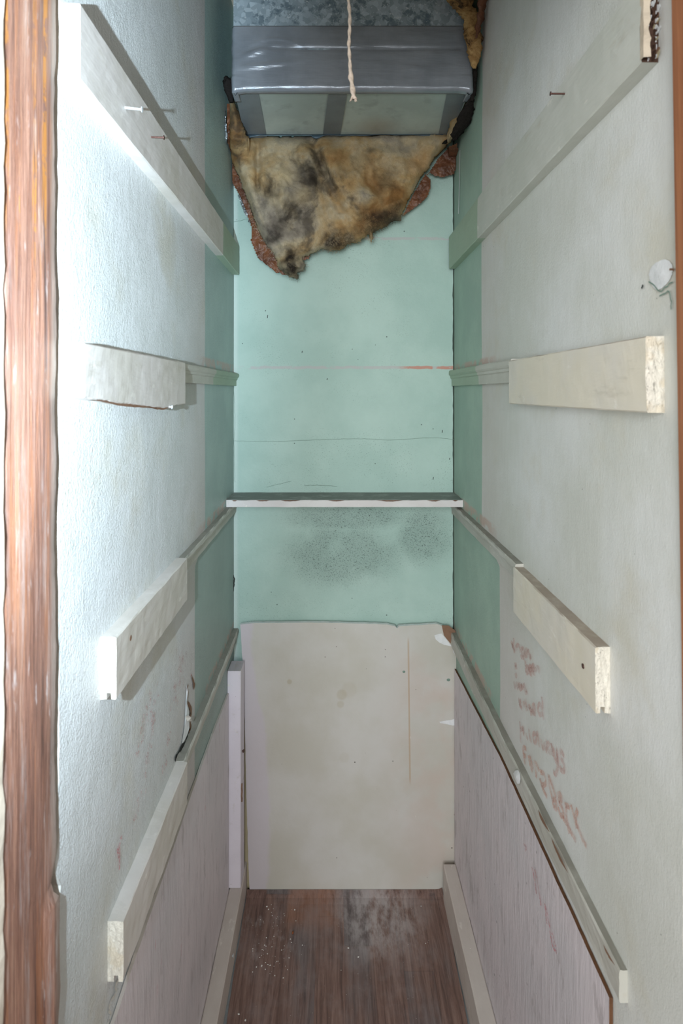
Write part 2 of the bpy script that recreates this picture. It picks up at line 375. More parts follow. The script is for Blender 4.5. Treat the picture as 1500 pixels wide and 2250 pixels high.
M['outer'] = plain('room_plaster', C(206, 190, 172), .8, 0, .4, 24, .002, .2)
M['gyp'] = plain('gypsum_core', C(226, 228, 228), .85, 0, .25, 50, .002, .2)
M['brown'] = plain('raw_brown_board', C(136, 106, 86), .8, 0, .3, 40, .001, .2)
M['edgeb'] = plain('hardboard_edge', C(104, 72, 50), .8, 0, .6, 60, .001, .2)
M['yel'] = plain('old_yellow_board', C(190, 178, 146), .6, 0, .2, 10, .0006, .3)
M['tan'] = plain('torn_wood_fibre', C(196, 182, 162), .8, 0, .3, 60, .002, .2)
M['conc'] = plain('grey_subfloor', C(146, 150, 152), .8, 0, .3, 30, .001, .2)
M['darkwood'] = plain('dark_split_wood', C(74, 54, 44), .8, 0, .6, 60, .002, .2)
M['crack'] = plain('crack_dirt', C(56, 58, 56), .9, 0, .3, 60, .0005, .1)
M['hair'] = plain('hairline_crack', C(124, 146, 134), .9, 0, .2, 60, .0003, .1)
M['nail'] = plain('rusty_nail', C(92, 62, 54), .5, .5, .4, 200, .0004, .5)
M['nailp'] = plain('painted_nail', C(214, 220, 224), .4, .1, .3, 300, .0004, .5)
M['twine'] = plain('twine', C(196, 180, 164), .9, 0, .6, 160, .001, .15)
M['white'] = plain('white_paint_blob', C(236, 238, 238), .5, 0, .1, 40, .0005, .4)
M['grit'] = plain('plaster_grit', C(216, 214, 208), .8, 0, .2, 80, .0005, .2)
M['red'] = crayon_mat('red_crayon', C(208, 142, 132), .25, .55, .42); M['orange'] = crayon_mat('orange_crayon', C(216, 146, 122), .25, .55, .46)
M['redl'] = crayon_mat('red_crayon_rubbed', C(222, 150, 150), .46, .64, .6)
M['redp'] = crayon_mat('red_crayon_streak', C(214, 112, 120), .35, .6, .7)

# ------------------------------------------------------------------ the setting
def slab(name, fn, nu, nv, u0, u1, v0, v1, mat, thick, kind='structure', parent=None, origin=None, emat=None):
    """grid surface fn(u,v)->front point; closed slab 'thick' (vector) deep"""
    T = Vector(thick); vs = []
    for j in range(nv + 1):
        for i in range(nu + 1): vs.append(fn(u0 + (u1 - u0) * i / nu, v0 + (v1 - v0) * j / nv))
    n = len(vs); vs += [v + T for v in vs]; W = nu + 1; fs = []; fm = []
    for j in range(nv):
        for i in range(nu):
            a = j * W + i; fs.append((a, a + 1, a + W + 1, a + W)); fm.append(0)
            fs.append((n + a, n + a + W, n + a + W + 1, n + a + 1)); fm.append(0)
    for i in range(nu):
        fs.append((i, n + i, n + i + 1, i + 1)); b = nv * W + i; fs.append((b, b + 1, n + b + 1, n + b)); fm += [1, 1]
    for j in range(nv):
        a = j * W; fs.append((a, a + W, n + a + W, n + a)); b = a + nu; fs.append((b, n + b, n + b + W, b + W)); fm += [1, 1]
    o = mesh_obj(name, vs, fs, [mat, emat or mat], parent, origin, fmat=fm); recalc(o)
    if kind: o['kind'] = kind
    return o
def wave(y, z, s): return .0010 * fr((s, y * 1.3, z * 1.1), 1.7, 2)
def left_fn(y, z):
    t = max(0, 1 - (y - .648) / .03)
    return Vector((XL + wave(y, z, 3), y + t * (.0030 * fr((1, 0, z), 16, 3) + .0022 * fr((4, 0, z), 60, 2) - .009 * math.exp(-((z - 1.01) / .018) ** 2) + .004 * math.exp(-((z - .975) / .01) ** 2)), z))
wall_left = slab('wall_left', left_fn, 90, 220, .648, 1.80, -.02, 2.76, M['wl'], (-.03, 0, 0), emat=M['plaster'])
def right_fn(y, z):
    t = max(0, 1 - (y - .606) / .03)
    return Vector((XR + wave(y, z, 8), y + t * (.0016 * fr((1, 5, z), 16, 3) + .0016 * fr((4, 0, z), 70, 2)), z))
wall_right = slab('wall_right', right_fn, 90, 220, .606, 1.80, -.02, 2.76, M['wr'], (.03, 0, 0), emat=M['plaster'])
def back_fn(x, z):
    t = max(0, 1 - (XR - x) / .02)
    return Vector((x - t * (.0042 + .0020 * fr((0, 2, z), 9, 3) + .0012 * fr((0, 7, z), 60, 2)), YB + .0008 * fr((x, 0, z), 3, 2), z))
wall_back = slab('wall_back', back_fn, 60, 200, XL + .0005, XR, -.02, 2.76, M['wb'], (0, .012, 0), emat=M['plaster'])
def box(name, x0, x1, y0, y1, z0, z1, mat, parent=None, origin=None, kind=None, bev=0.0):
    bm = bmesh.new(); bmesh.ops.create_cube(bm, size=1)
    for v in bm.verts: v.co = Vector(((x0 + x1) / 2 + v.co.x * (x1 - x0), (y0 + y1) / 2 + v.co.y * (y1 - y0), (z0 + z1) / 2 + v.co.z * (z1 - z0)))
    if bev: bmesh.ops.bevel(bm, geom=bm.edges[:], offset=bev, segments=2, affect='EDGES')
    bm.verts.index_update(); vs = [v.co.copy() for v in bm.verts]; fs = [[v.index for v in f.verts] for f in bm.faces]; bm.free()
    o = mesh_obj(name, vs, fs, mat, parent, origin)
    if kind: o['kind'] = kind
    return o
box('light_stop', XL - .03, XR + .03, 1.80, 1.825, -.02, 2.76, M['darkwood'], kind='structure').name = 'light_stop_back'  # unseen slab added to keep world light out of the corner gap
box('ceiling', XL - .03, XR + .03, .40, 1.825, 2.76, 2.79, M['outer'], kind='structure')
box('floor', -1.6, 1.6, -2.4, 1.80, -.06, -.002, M['conc'], kind='structure')

# room side of the doorway: plastered wall either side and above the opening
def plaster_edge_left(y, z):
    return Vector((-.311 + .0015 * fr((2, y, z), 30, 3), y + (.0035 * fr((3, 1, z), 22, 3) if y > .52 else 0), z))
wf = slab('wall_front', plaster_edge_left, 3, 120, .500, .5275, -.02, 2.76, M['outer'], (-.9, 0, 0))
def rf(y, z):
    lean = .3625 + (2.0 - z) * .0154
    return Vector((lean, y, z))
box('wall_front_right', .394, 1.30, .50, .606, -.02, 2.76, M['outer'], kind='structure')
box('wall_front_header', -.311, .394, .50, .53, 2.12, 2.76, M['outer'], kind='structure')
def stud_fn(y, z):
    X = -.3130 + .0008 * fr((1, y, z * .25), 25, 3)
    e = max(0, (y - .60) / .03)
    X += .0050 * min(1, e * 1.5) * (1 - min(1, max(0, (z - .985) / .02)))
    yy = y + e * (.0025 * fr((2, 2, z), 14, 4) + .0014 * fr((6, 2, z), 60, 2) - .010 * math.exp(-((z - 1.005) / .017) ** 2) - .004 * math.exp(-((z - 1.86) / .03) ** 2))
    X -= .004 * e * e * (.5 + .5 * fr((5, 5, z), 9, 2))
    return Vector((X, yy, z))
stud = slab('trim_1', stud_fn, 22, 260, .5305, .634, -.02, 2.76, M['stud'], (-.04, 0, 0))
stud['label'] = 'weathered brown framing stud with amber resin streaks along the left doorway edge'
jamb = slab('trim_2', rf, 4, 60, .50, .6045, -.02, 2.2, M['jamb'], (.02, 0, 0))
jamb['label'] = 'narrow stained wooden jamb along the right doorway edge'
# studs carrying the plaster (hidden side of the walls)
box('wall_left_core', XL - .075, XL - .031, .64, 1.80, -.02, 2.76, M['darkwood'], kind='structure')
box('wall_right_core', XR + .031, XR + .075, .61, 1.80, -.02, 2.76, M['darkwood'], kind='structure')

# lower hardboard lining of both side walls
def wavy_top(zt, seed): return lambda y: zt(y) + .0016 * fr((seed, y, 0), 12, 3) + .001 * fr((seed, y, 3), 60, 2)
def lining(name, X, sgn, y0, y1, ztop, seed, mat, th, label, em='edgeb'):
    def fn(u, v):
        return Vector((X + sgn * th + .0007 * fr((seed, u, v), 5, 2), u, v * ztop(u)))
    o = slab(name, fn, 70, 10, y0, y1, 0.002, 1, mat, (-sgn * (th - .0008), 0, 0), emat=M[em])
    o['label'] = label
    return o
lining_left = lining('trim_3', XL, 1, .66, 1.655, wavy_top(lambda y: .660 + .015 * max(0, math.sin((y - .8) * 3.3)), 11), 1, M['pink'], .006, 'mauve painted hardboard lining the lower left wall', 'base')
lining_right = lining('trim_4', XR, -1, .757, 1.735, wavy_top(lambda y: .735 - .04 * max(0, (y - 1.25) / .5), 17), 2, M['pink'], .006, 'mauve painted hardboard lining the lower right wall')

# ------------------------------------------------------------------ rails, mouldings
def rect(t, z0, z1, c=.0018, groove=False):
    p = [(0, z0)]
    if groove: p += [(t * .36, z0), (t * .38, z0 + .009), (t * .64, z0 + .009), (t * .66, z0)]
    p += [(t - c, z0), (t, z0 + c)]
    k = 5
    for i in range(1, k): p.append((t, z0 + c + (z1 - z0 - 2 * c) * i / k))
    p += [(t, z1 - c), (t - c, z1), (t * .5, z1), (0, z1)]
    return p
def mould(z0, z1, t=.018):
    h = z1 - z0
    p = [(0, 0), (.50, 0), (.52, .42), (.56, .46), (.70, .50), (.72, .62), (.84, .66), (.97, .74), (1.0, .84), (.95, .94), (.82, 1.0), (0, 1.0)]
    return [(a * t, z0 + b * h) for a, b in p]
def strip(name, side, sec, y0, y1, mats, parent=None, n=60, jit=.0006, warp=None, seed=0.0, origin=None, rough_end=.0, sgn_end=None):
    vs, fs, fm = [], [], []; K = len(sec)
    for i in range(n + 1):
        y = y0 + (y1 - y0) * i / n
        for k, (d, z) in enumerate(sec):
            if warp: d, z = warp(y, d, z)
            j = jit * fr((seed, y * 1.0, k * .9), 22, 3) if d > 1e-5 else 0
            j2 = jit * fr((seed + 9, y, k * .9), 22, 3)
            yy = y
            if i == 0 and rough_end: yy += rough_end * fr((seed, d * 2, z), 60, 3)
            d2 = d + j if d > 1e-5 else -.001
            vs.append(Vector((XL + d2 if side < 0 else XR - d2, yy, z + j2)))
    for i in range(n):
        for k in range(K):
            a = i * K + k; b = i * K + (k + 1) % K; fs.append((a, b, b + K, a + K)); fm.append(0)
    fs.append(tuple(range(K))); fm.append(1); fs.append(tuple(n * K + k for k in reversed(range(K)))); fm.append(1)
    o = mesh_obj(name, vs, fs, mats if isinstance(mats, list) else [mats, mats], parent, origin, fmat=fm)
    return recalc(o)
def nail(parent, p, d, L, r, mat, label=None, droop=0.0):
    """nail from p along direction d (world)"""
    bm = bmesh.new(); d = Vector(d).normalized(); q = d.to_track_quat('Z', 'Y').to_matrix().to_4x4()
    from mathutils import Matrix
    for (z0, z1, r0, r1) in ((-.006, L, r, r), (L, L + r * .55, r * 2.3, r * 2.2)):
        ring = []
        for (z, rr) in ((z0, r0), (z1, r1)):
            ring.append([bm.verts.new(Vector(p) + (q @ Vector((rr * math.cos(a), rr * math.sin(a), z)))) for a in [i * math.pi / 5 for i in range(10)]])
        for i in range(10): bm.faces.new((ring[0][i], ring[0][(i + 1) % 10], ring[1][(i + 1) % 10], ring[1][i]))
        bm.faces.new(list(reversed(ring[0]))); bm.faces.new(ring[1])
    bm.verts.index_update(); vs = [v.co.copy() for v in bm.verts]; fs = [[v.index for v in f.verts] for f in bm.faces]; bm.free()
    o = mesh_obj('nail', vs, fs, mat, parent, smooth=False)
    if label: o['label'] = label
    return recalc(o)

# left rails
l1 = strip('shelf_rail', -1, rect(.020, 1.918, 2.0085), .658, 1.745, [M['cl'], M['endl']], seed=1, origin=(XL, .658, 1.918))
tag(l1, 'pale painted wooden rail high on the left wall with two nails sticking out', 'rail')
p = WL(275, 238); nail(l1, (XL + .020, .798, 1.957), (1, .02, -.10), .0235, .0017, M['nailp'], 'pale painted nail')
nail(l1, (XL + .020, .912, 1.967), (1, .02, -.03), .0200, .0016, M['nail'], 'rusty nail')
def l2w(y, d, z):
    if z < 1.56:
        pts = [(.60, 1.547), (.665, 1.5455), (.784, 1.536), (.84, 1.533), (.93, 1.5265), (1.013, 1.5235), (1.06, 1.5285), (1.2, 1.5285)]
        for (a, za), (b, zb) in zip(pts, pts[1:]):
            if a <= y <= b: z = za + (zb - za) * (y - a) / (b - a) + (z - 1.53); break
        z += .0012 * fr((d * 10, y, 0), 50, 3)
    return d, z
l2 = strip('shelf_rail', -1, rect(.0222, 1.53, 1.611), .665, 1.112, [M['cl'], M['endl']], warp=l2w, seed=2, origin=(XL, .665, 1.53))
tag(l2, 'short thick rail on the left wall at eye level with a torn lower edge', 'rail')
sp_v = []; sp_f = []
for (y0, y1, zz, h) in ((.70, .93, 1.5305, .0035), (.90, 1.0, 1.5255, .003)):
    b = len(sp_v); nn = 14
    for i in range(nn + 1):
        y = y0 + (y1 - y0) * i / nn; t = math.sin(math.pi * i / nn)
        _, zb = l2w(y, .02, 1.53)
        sp_v += [Vector((XL + .0205, y, zb + .001)), Vector((XL + .0225, y, zb - h * t * (1 + .5 * fr((y, 1, 1), 60, 2)) - .0003)), Vector((XL + .012, y, zb - .0006))]
        if i < nn:
            a = b + i * 3; sp_f += [(a, a + 3, a + 4, a + 1), (a + 1, a + 4, a + 5, a + 2), (a + 2, a + 5, a + 3, a)]
o = mesh_obj('torn_splinter', sp_v, sp_f, M['brown'], l2); o['label'] = 'bare brown splintered wood'
nail(l2, (XL + .016, 1.0, 1.527), (.75, .55, -.12), .012, .0016, M['nailp'], 'bent nail end')
l2m = strip('rail_moulding', -1, mould(1.572, 1.611), 1.113, 1.763, M['mo'], seed=3, origin=(XL, 1.113, 1.572), n=50)
tag(l2m, 'profiled moulding on the left wall running from the eye-level rail to the back wall', 'moulding')
l3 = strip('shelf_rail', -1, rect(.0215, 1.134, 1.219, groove=True), .763, 1.128, [M['cl'], M['endl']], seed=4, jit=.0009, origin=(XL, .763, 1.134))
tag(l3, 'grooved wooden rail on the left wall just below the back shelf height', 'rail')
nail(l3, (XL + .0205, .815, 1.195), (1, 0, 0), .0004, .0018, M['brown'], 'countersunk nail head')
l3m = strip('rail_moulding', -1, mould(1.178, 1.215, .0165), 1.129, 1.763, M['mog'], seed=5, origin=(XL, 1.129, 1.178), n=50, jit=.001)
tag(l3m, 'narrow chipped moulding on the left wall under the back shelf', 'moulding')
l4 = strip('shelf_rail', -1, rect(.0215, .724, .809, groove=True), .788, 1.128, [M['cl'], M['endl']], seed=6, jit=.0011, origin=(XL, .788, .724))
tag(l4, 'lowest wooden rail on the left wall above the mauve lining', 'rail')
l4m = strip('rail_moulding', -1, mould(.766, .810, .017), 1.129, 1.763, M['mog'], seed=7, origin=(XL, 1.129, .766), n=50, jit=.0012)
tag(l4m, 'chipped low moulding on the left wall beside peeling plaster', 'moulding')
# right rails
r1 = strip('shelf_rail', 1, rect(.0205, 1.936, 2.037), .652, 1.745, [M['cr1'], M['darkwood']], seed=11, origin=(XR, .652, 1.936), rough_end=.006)
tag(r1, 'long pale rail high on the right wall with a splintered dark end and one nail', 'rail')
nail(r1, (XR - .0205, .868, 2.014), (-1, .02, .02), .0215, .0014, M['nail'], 'rusty nail')
vs, fs, fm = [], [], []
for i in range(90):        # shards at the broken near end
    z = random.uniform(1.938, 2.035); d = random.uniform(.0005, .0140); L = random.uniform(.002, .009); h = random.uniform(.003, .013); t = random.uniform(.0010, .0028)
    a = len(vs); y = .654; mi = 0 if .0035 < d < .0115 and random.random() < .8 else random.choice((1, 2, 2, 3))
    for dy, sc in ((.006, 1), (0, .9), (-L, .25)):
        for (sx, sz) in ((-1, -1), (1, -1), (1, 1), (-1, 1)): vs.append(Vector((XR - d + sx * t * .5 * sc, y + dy, min(2.036, max(1.937, z + sz * h * .5 * sc)))))
    for s_ in (0, 4):
        for k in range(4): fs.append((a + s_ + k, a + s_ + (k + 1) % 4, a + s_ + 4 + (k + 1) % 4, a + s_ + 4 + k)); fm.append(mi)
    fs.append((a + 8, a + 9, a + 10, a + 11)); fm.append(mi)
o = mesh_obj('splintered_end', vs, fs, [M['darkwood'], M['brown'], M['gyp'], M['yel']], r1, fmat=fm); o['label'] = 'splintered dark end'; recalc(o)
vs, fs = [], []
for i in range(25):
    z = 1.938 + .098 * i / 24; w_ = .007 + .003 * fr((1, 1, z), 60, 3)
    vs += [Vector((XR - .0207, .6535, z)), Vector((XR - .0207, .646 + .002 * fr((2, 2, z), 50, 2), z)), Vector((XR - .0207 + w_, .645 + .003 * fr((3, 2, z), 80, 2), z))]
    if i: a = (i - 1) * 3; fs += [(a, a + 1, a + 4, a + 3), (a + 1, a + 2, a + 5, a + 4)]
o = mesh_obj('torn_paint_edge', vs, fs, M['tan'], r1); o['label'] = 'torn cream coloured wood fibre'
r2 = strip('shelf_rail', 1, rect(.0205, 1.5285, 1.6165), .642, 1.1455, [M['cr'], M['end']], seed=12, origin=(XR, .642, 1.5285), rough_end=.003)
tag(r2, 'cream rail on the right wall at eye level with a speckled cut end', 'rail')
r2m = strip('rail_moulding', 1, mould(1.572, 1.6205, .018), 1.1465, 1.763, M['mo'], seed=13, origin=(XR, 1.1465, 1.572), n=50)
tag(r2m, 'profiled moulding on the right wall running from the eye-level rail to the back wall', 'moulding')
r3 = strip('shelf_rail', 1, rect(.0205, 1.113, 1.204, groove=True), .767, 1.118, [M['cr'], M['end']], seed=14, origin=(XR, .767, 1.113), rough_end=.003)
tag(r3, 'cream grooved rail on the right wall below the back shelf height, dusty brown top', 'rail')
nail(r3, (XR - .0203, .803, 1.160), (-1, 0, 0), .0004, .0016, M['nail'], 'sunk nail head')
r3m = strip('rail_moulding', 1, mould(1.172, 1.2095, .0175), 1.119, 1.763, M['mog'], seed=15, origin=(XR, 1.119, 1.176), n=50, jit=.001)
tag(r3m, 'dusty narrow moulding on the right wall under the back shelf', 'moulding')
r4 = strip('rail_moulding', 1, rect(.0165, .766, .808, c=.003), .722, 1.763, [M['mog'], M['mog']], warp=lambda y, d, z: (d * min(1, .62 + .38 * (y - .722) / .5), z), seed=16, origin=(XR, .722, .766), n=110, jit=.0010)
tag(r4, 'long slim moulding low on the right wall above the mauve lining', 'moulding')
# white paint blob on it, bare wood where its arris is chipped
def fan(name, pts, mat, parent, label=None, thick=None):
    c = sum(pts, Vector()) / len(pts)
    if thick is not None: c = c + Vector(thick)
    vs = list(pts) + [c]; n = len(pts)
    o = mesh_obj(name, vs, [(i, (i + 1) % n, n) for i in range(n)], mat, parent, smooth=False)
    if label: o['label'] = label
    return o
fan('paint_blob', [WR(px, py, .0172) for px, py in ((1127, 1700), (1131, 1693), (1138, 1692), (1142, 1700), (1143, 1712), (1141, 1722), (1136, 1722), (1131, 1712))], M['white'], r4, 'white paint blob', (-.003, 0, 0))
for (pa, pb, w_) in (((1182, 1778), (1207, 1828), 5), ((1211, 1840), (1247, 1917), 5), ((1325, 2075), (1350, 2120), 4)):
    pts = []
    for i in range(9):
        t = i / 8; pts.append(WR(pa[0] + (pb[0] - pa[0]) * t, pa[1] + (pb[1] - pa[1]) * t, .0172))
    for i in range(8, -1, -1):
        t = i / 8; pts.append(WR(pa[0] + (pb[0] - pa[0]) * t - w_ * math.sin(math.pi * t) * (1 + .4 * fr((t, pa[0], 0), 5, 2)), pa[1] + (pb[1] - pa[1]) * t + 1, .0172))
    fan('bare_wood_chip', pts, M['brown'], r4, 'bare brown wood')

# nothing but air between: shelf across the back
def shelf_build():
    vs, fs = [], []; n = 60
    sec = [(1.640, 1.2165), (1.640, 1.2355), (1.6415, 1.237), (1.764, 1.237), (1.764, 1.2165)]
    for i in range(n + 1):
        x = XL + .0012 + (XR - XL - .0024) * i / n
        for k, (y, z) in enumerate(sec):
            vs.append(Vector((x, y + (.0007 * fr((x, k, 1), 20, 3) if k < 3 else 0), z + .0006 * fr((x, k, 5), 18, 3))))
    K = len(sec)
    for i in range(n):
        for k in range(K): a = i * K + k; b = i * K + (k + 1) % K; fs.append((a, b, b + K, a + K))
    fs += [tuple(range(K)), tuple(n * K + k for k in range(K))]
    o = mesh_obj('shelf_board', vs, fs, M['shelf'], origin=(0.03, 1.694, 1.2165)); recalc(o)
    tag(o, 'narrow dusty shelf board spanning the back wall on the side rails', 'shelf')
    for (x0, x1) in ((-.300, -.285), (-.23, -.19), (-.16, -.10), (-.02, .03), (.12, .20), (.27, .31), (.345, .36)):
        pts = [Vector((x0 + (x1 - x0) * i / 8, 1.6392, 1.2362)) for i in range(9)] + [Vector((x0 + (x1 - x0) * i / 8, 1.6392, 1.2362 - .0028 * math.sin(math.pi * i / 8) * (1 + .6 * fr((i, x0, 1), 3, 2)))) for i in range(8, -1, -1)]
        fan('chipped_paint', pts, M['edgeb'], o, 'bare reddish wood where paint chipped')
    return o
shelf_build()

# floor rails and corner post
def yrail(name, x0, x1, z1, y0, y1, mat, label, seed, lean=0.0):
    vs, fs = [], []; n = 50
    sec = [(x0, 0.0), (x0, z1 - .003), (x0 + .003, z1), ((x0 + x1) / 2, z1 + .0003), (x1 - .003, z1), (x1, z1 - .003), (x1, 0.0)]
    K = len(sec)
    for i in range(n + 1):
        y = y0 + (y1 - y0) * i / n
        for k, (x, z) in enumerate(sec): vs.append(Vector((x + lean * (y - y0) + .0009 * fr((seed, y, k), 9, 3), y, max(0, z + (.0009 * fr((seed, y, k + 4), 9, 3) if z > 0 else 0)))))
    for i in range(n):
        for k in range(K): a = i * K + k; b = i * K + (k + 1) % K; fs.append((a, b, b + K, a + K))
    fs += [tuple(range(K)), tuple(n * K + k for k in range(K))]
    o = mesh_obj(name, vs, fs, mat, origin=((x0 + x1) / 2, y0, 0)); recalc(o); o['kind'] = 'structure'; o['label'] = label
    return o
bl = yrail('baseboard_left', XL + .0065, -.2735, .0865, .70, 1.757, M['base'], 'pale timber laid on the floor along the left wall', 1)
br = yrail('baseboard_right', .331, XR - .0065, .113, .80, 1.710, M['base'], 'rough beige timber laid on the floor along the right wall', 2)
nail(bl, (-.2735, 1.50, .045), (1, 0, 0), .002, .002, M['nailp'], 'painted nail head')
vs, fs = [], []
sec = [(-.3165, 1.657), (-.2795, 1.657), (-.2775, 1.659), (-.2775, 1.720), (-.3165, 1.720)]
for i in range(41):
    z = .0875 + (.7285 - .0875) * i / 40
    for k, (x, y) in enumerate(sec): vs.append(Vector((x + .0005 * fr((z, k, 0), 8, 2), y + .0005 * fr((z, k, 6), 8, 2), z)))
for i in range(40):
    for k in range(5): a = i * 5 + k; b = i * 5 + (k + 1) % 5; fs.append((a, b, b + 5, a + 5))
fs += [tuple(range(5)), tuple(200 + k for k in range(5))]
post = mesh_obj('corner_post', vs, fs, M['lav'], origin=(-.297, 1.70, .0875)); recalc(post)
tag(post, 'upright lavender painted timber in the back left corner standing on the floor rail', 'post')
nail(post, (-.2775, 1.685, .475), (1, -.3, 0), .0035, .0022, M['nail'], 'rusty nail head')
vs, fs = [], []
for i in range(13):
    z = .335 + .052 * i / 12; a_ = .0025 * math.sin(i * 1.1)
    for k in range(6): vs.append(Vector((-.2760 + .0022 * math.cos(k * math.pi / 3), 1.668 + a_ + .0022 * math.sin(k * math.pi / 3), z)))
for i in range(12):
    for k in range(6): a = i * 6 + k; b = i * 6 + (k + 1) % 6; fs.append((a, b, b + 6, a + 6))
fs += [tuple(range(6)), tuple(72 + k for k in range(6))]
o = mesh_obj('bent_nail', vs, fs, M['brown'], post); o['label'] = 'bent rusty nail'

# drywall panel leaning in front of the back wall
def outline_slab(name, pts, y0, y1, mats, parent=None, origin=None, lean=0.0):
    bm = bmesh.new(); f = bm.faces.new([bm.verts.new(Vector((p[0], y0, p[2]))) for p in pts]); 
    if f.normal.y > 0: f.normal_flip()
    r = bmesh.ops.extrude_face_region(bm, geom=[f]); nv = [g for g in r['geom'] if isinstance(g, bmesh.types.BMVert)]
    for v in nv: v.co.y = y1
    bmesh.ops.recalc_face_normals(bm, faces=bm.faces)
    bm.verts.index_update(); vs = [v.co.copy() for v in bm.verts]; fs = [[v.index for v in f.verts] for f in bm.faces]; fm = [0 if abs(f.normal.y) > .9 else 1 for f in bm.faces]; bm.free()
    return mesh_obj(name, vs, fs, mats, parent, origin, fmat=fm)
def rag(pts, amp, step, sc=40, seed=0):
    out = []
    for a, b in zip(pts, pts[1:] + pts[:1]):
        L = (b - a).length; n = max(1, int(L / step))
        for i in range(n):
            p = a.lerp(b, i / n); out.append(p + Vector((amp * fr((p.x + seed, 1, p.z), sc, 3), 0, amp * fr((p.x, 7 + seed, p.z), sc, 3))))
    return out
yP = 1.738
pp = [WY(x, y, yP) for x, y in ((528, 1372), (560, 1369), (700, 1368), (850, 1372), (868, 1376), (872, 1381), (876, 1376), (960, 1371), (973, 1376), (986, 1400), (995, 1430), (1003, 1442), (1004, 1500), (1006, 1570), (1007, 1620), (1007, 1700), (1008, 1790), (1008, 1850), (1009, 1895), (1006, 1958), (800, 1957), (548, 1952), (545, 1880), (541, 1750), (538, 1600), (533, 1460))]
for p_ in pp: p_.z = .0014 if p_.z < .05 else p_.z
panel = outline_slab('drywall_panel', rag(pp, .0011, .012), yP, yP + .0125, [M['dry'], M['gyp']], origin=(.03, yP, .003))
tag(panel, 'beige painted drywall offcut with chipped edges leaning against the back wall', 'panel')
fan('torn_paper', rag([WY(x, y, yP - .0009) for x, y in ((970, 1374), (985, 1374), (1000, 1386), (1001, 1394), (996, 1418), (990, 1414), (981, 1404), (975, 1396), (973, 1388))], .0008, .006), M['brown'], panel, 'torn brown backing paper', (0, -.002, 0))
for pts in (((954, 1396), (960, 1394), (970, 1392), (978, 1402), (986, 1412), (992, 1420), (985, 1419), (975, 1417), (965, 1412), (957, 1405)),
            ((993, 1423), (998, 1428), (1002, 1436), (1001, 1440), (996, 1434)), ((964, 1586), (975, 1584), (990, 1582), (1003, 1578), (1006, 1592), (995, 1594), (980, 1591), (967, 1589)),
            ((1001, 1615), (1005, 1610), (1007, 1625), (1003, 1628)), ((1000, 1880), (1007, 1875), (1009, 1890), (1004, 1895))):
    fan('exposed_gypsum', rag([WY(x, y, yP - .0007) for x, y in pts], .0006, .006), M['gyp'], panel, 'exposed white gypsum core')
for pts in (((997, 1790), (1003, 1782), (1007, 1792), (1005, 1806)), ((1001, 1830), (1006, 1822), (1008, 1835)), ((1000, 1905), (1004, 1899), (1004, 1912))):
    fan('torn_paper', [WY(x, y, yP - .0008) for x, y in pts], M['brown'], panel, 'torn brown backing paper')
for (x, y, r) in ((887, 1476, 3.2), (985, 1494, 4)):
    fan('dimple', [WY(x + r * math.cos(a), y + r * math.sin(a) * .8, yP - .0006) for a in [i * math.pi / 5 for i in range(10)]], M['hair'], panel, 'round nail dimple', (0, -.0015, 0))
bp = [WY(x, y, 1.7525) for x, y in ((532, 1500), (700, 1500), (700, 1950), (538, 1950))]
for p_ in bp: p_.z = .0014 if p_.z < .05 else p_.z
bb = outline_slab('backing_board', rag(bp, .0008, .02), 1.7525, 1.7625, [M['yel'], M['brown']], origin=(-.15, 1.7525, .003))
tag(bb, 'old yellowish board edge showing between the corner post and the drywall panel', 'board')

# vinyl sheet
def vfn(u, v):
    x0, x1 = -.2655 - .006 * (v - 1.35) / .35, .326 + .006 * (v - 1.35) / .35
    x0 += .002 * fr((1, v, 0), 9, 3); x1 += .0025 * fr((6, v, 0), 9, 3)
    x = x0 + (x1 - x0) * u
    e = max(0, (u - .965) / .035) ** 2 * (.004 + .004 * max(0, fr((2, v, 0), 5, 2))) + max(0, (.02 - u) / .02) ** 2 * .0015
    e += max(0, (v - 1.70) / .02) ** 2 * .0035
    return Vector((x, v + (.0012 * fr((x, 3, 0), 12, 2) if v > 1.7 else 0), .0012 + e))
vinyl = slab('vinyl_sheet', vfn, 60, 60, 0, 1, .60, 1.7365, M['vinyl'], (0, 0, -.0011), kind=None, origin=(.03, 1.15, 0), emat=M['conc'])
tag(vinyl, 'brown and grey wood-print vinyl floor sheet with a curling right edge', 'flooring')
box('floor_room', -1.6, 1.6, -2.4, .598, -.0019, .0012, M['vinyl'], kind='structure')
# grit
def flakes(name, spots, mat, label, zoff=.0016):
    vs, fs = [], []
    for (x, y, r) in spots:
        a = len(vs); n = 5; ph = random.random() * 6
        for k in range(n): vs.append(Vector((x + r * random.uniform(.6, 1.2) * math.cos(ph + k * 6.283 / n), y + r * random.uniform(.6, 1.2) * math.sin(ph + k * 6.283 / n), zoff)))
        vs.append(Vector((x, y, zoff + r * .8)))
        for k in range(n): fs.append((a + k, a + (k + 1) % n, a + n))
    o = mesh_obj(name, vs, fs, mat); tag(o, label, 'debris', kind='stuff'); return o
sp = []
def G(px, py): y = CZ * F / (py - CY); return ((px - CX) * y / F, y)
for i in range(70):
    px = random.gauss(600, 30); py = random.choice((1990, 2030, 2080, 2120)) + random.gauss(0, 22)
    x, y = G(px, max(1962, min(2240, py))); 
    if x > -.262: sp.append((x, y, random.uniform(.0006, .0020)))
for (px, py, r) in ((586, 1993, .003), (590, 1999, .0025), (647, 2000, .0028), (765, 2084, .0026), (787, 2104, .0028), (749, 2133, .0016), (575, 2123, .003), (563, 2126, .0025), (895, 1967, .0028), (925, 1992, .002), (524, 2230, .003), (539, 2243, .003),
                    (664, 2078, .002), (635, 2106, .002), (622, 2150, .002), (555, 2086, .002), (935, 2074, .0015), (598, 2013, .0022), (581, 2078, .0022)):
    sp.append((*G(px, py), r))
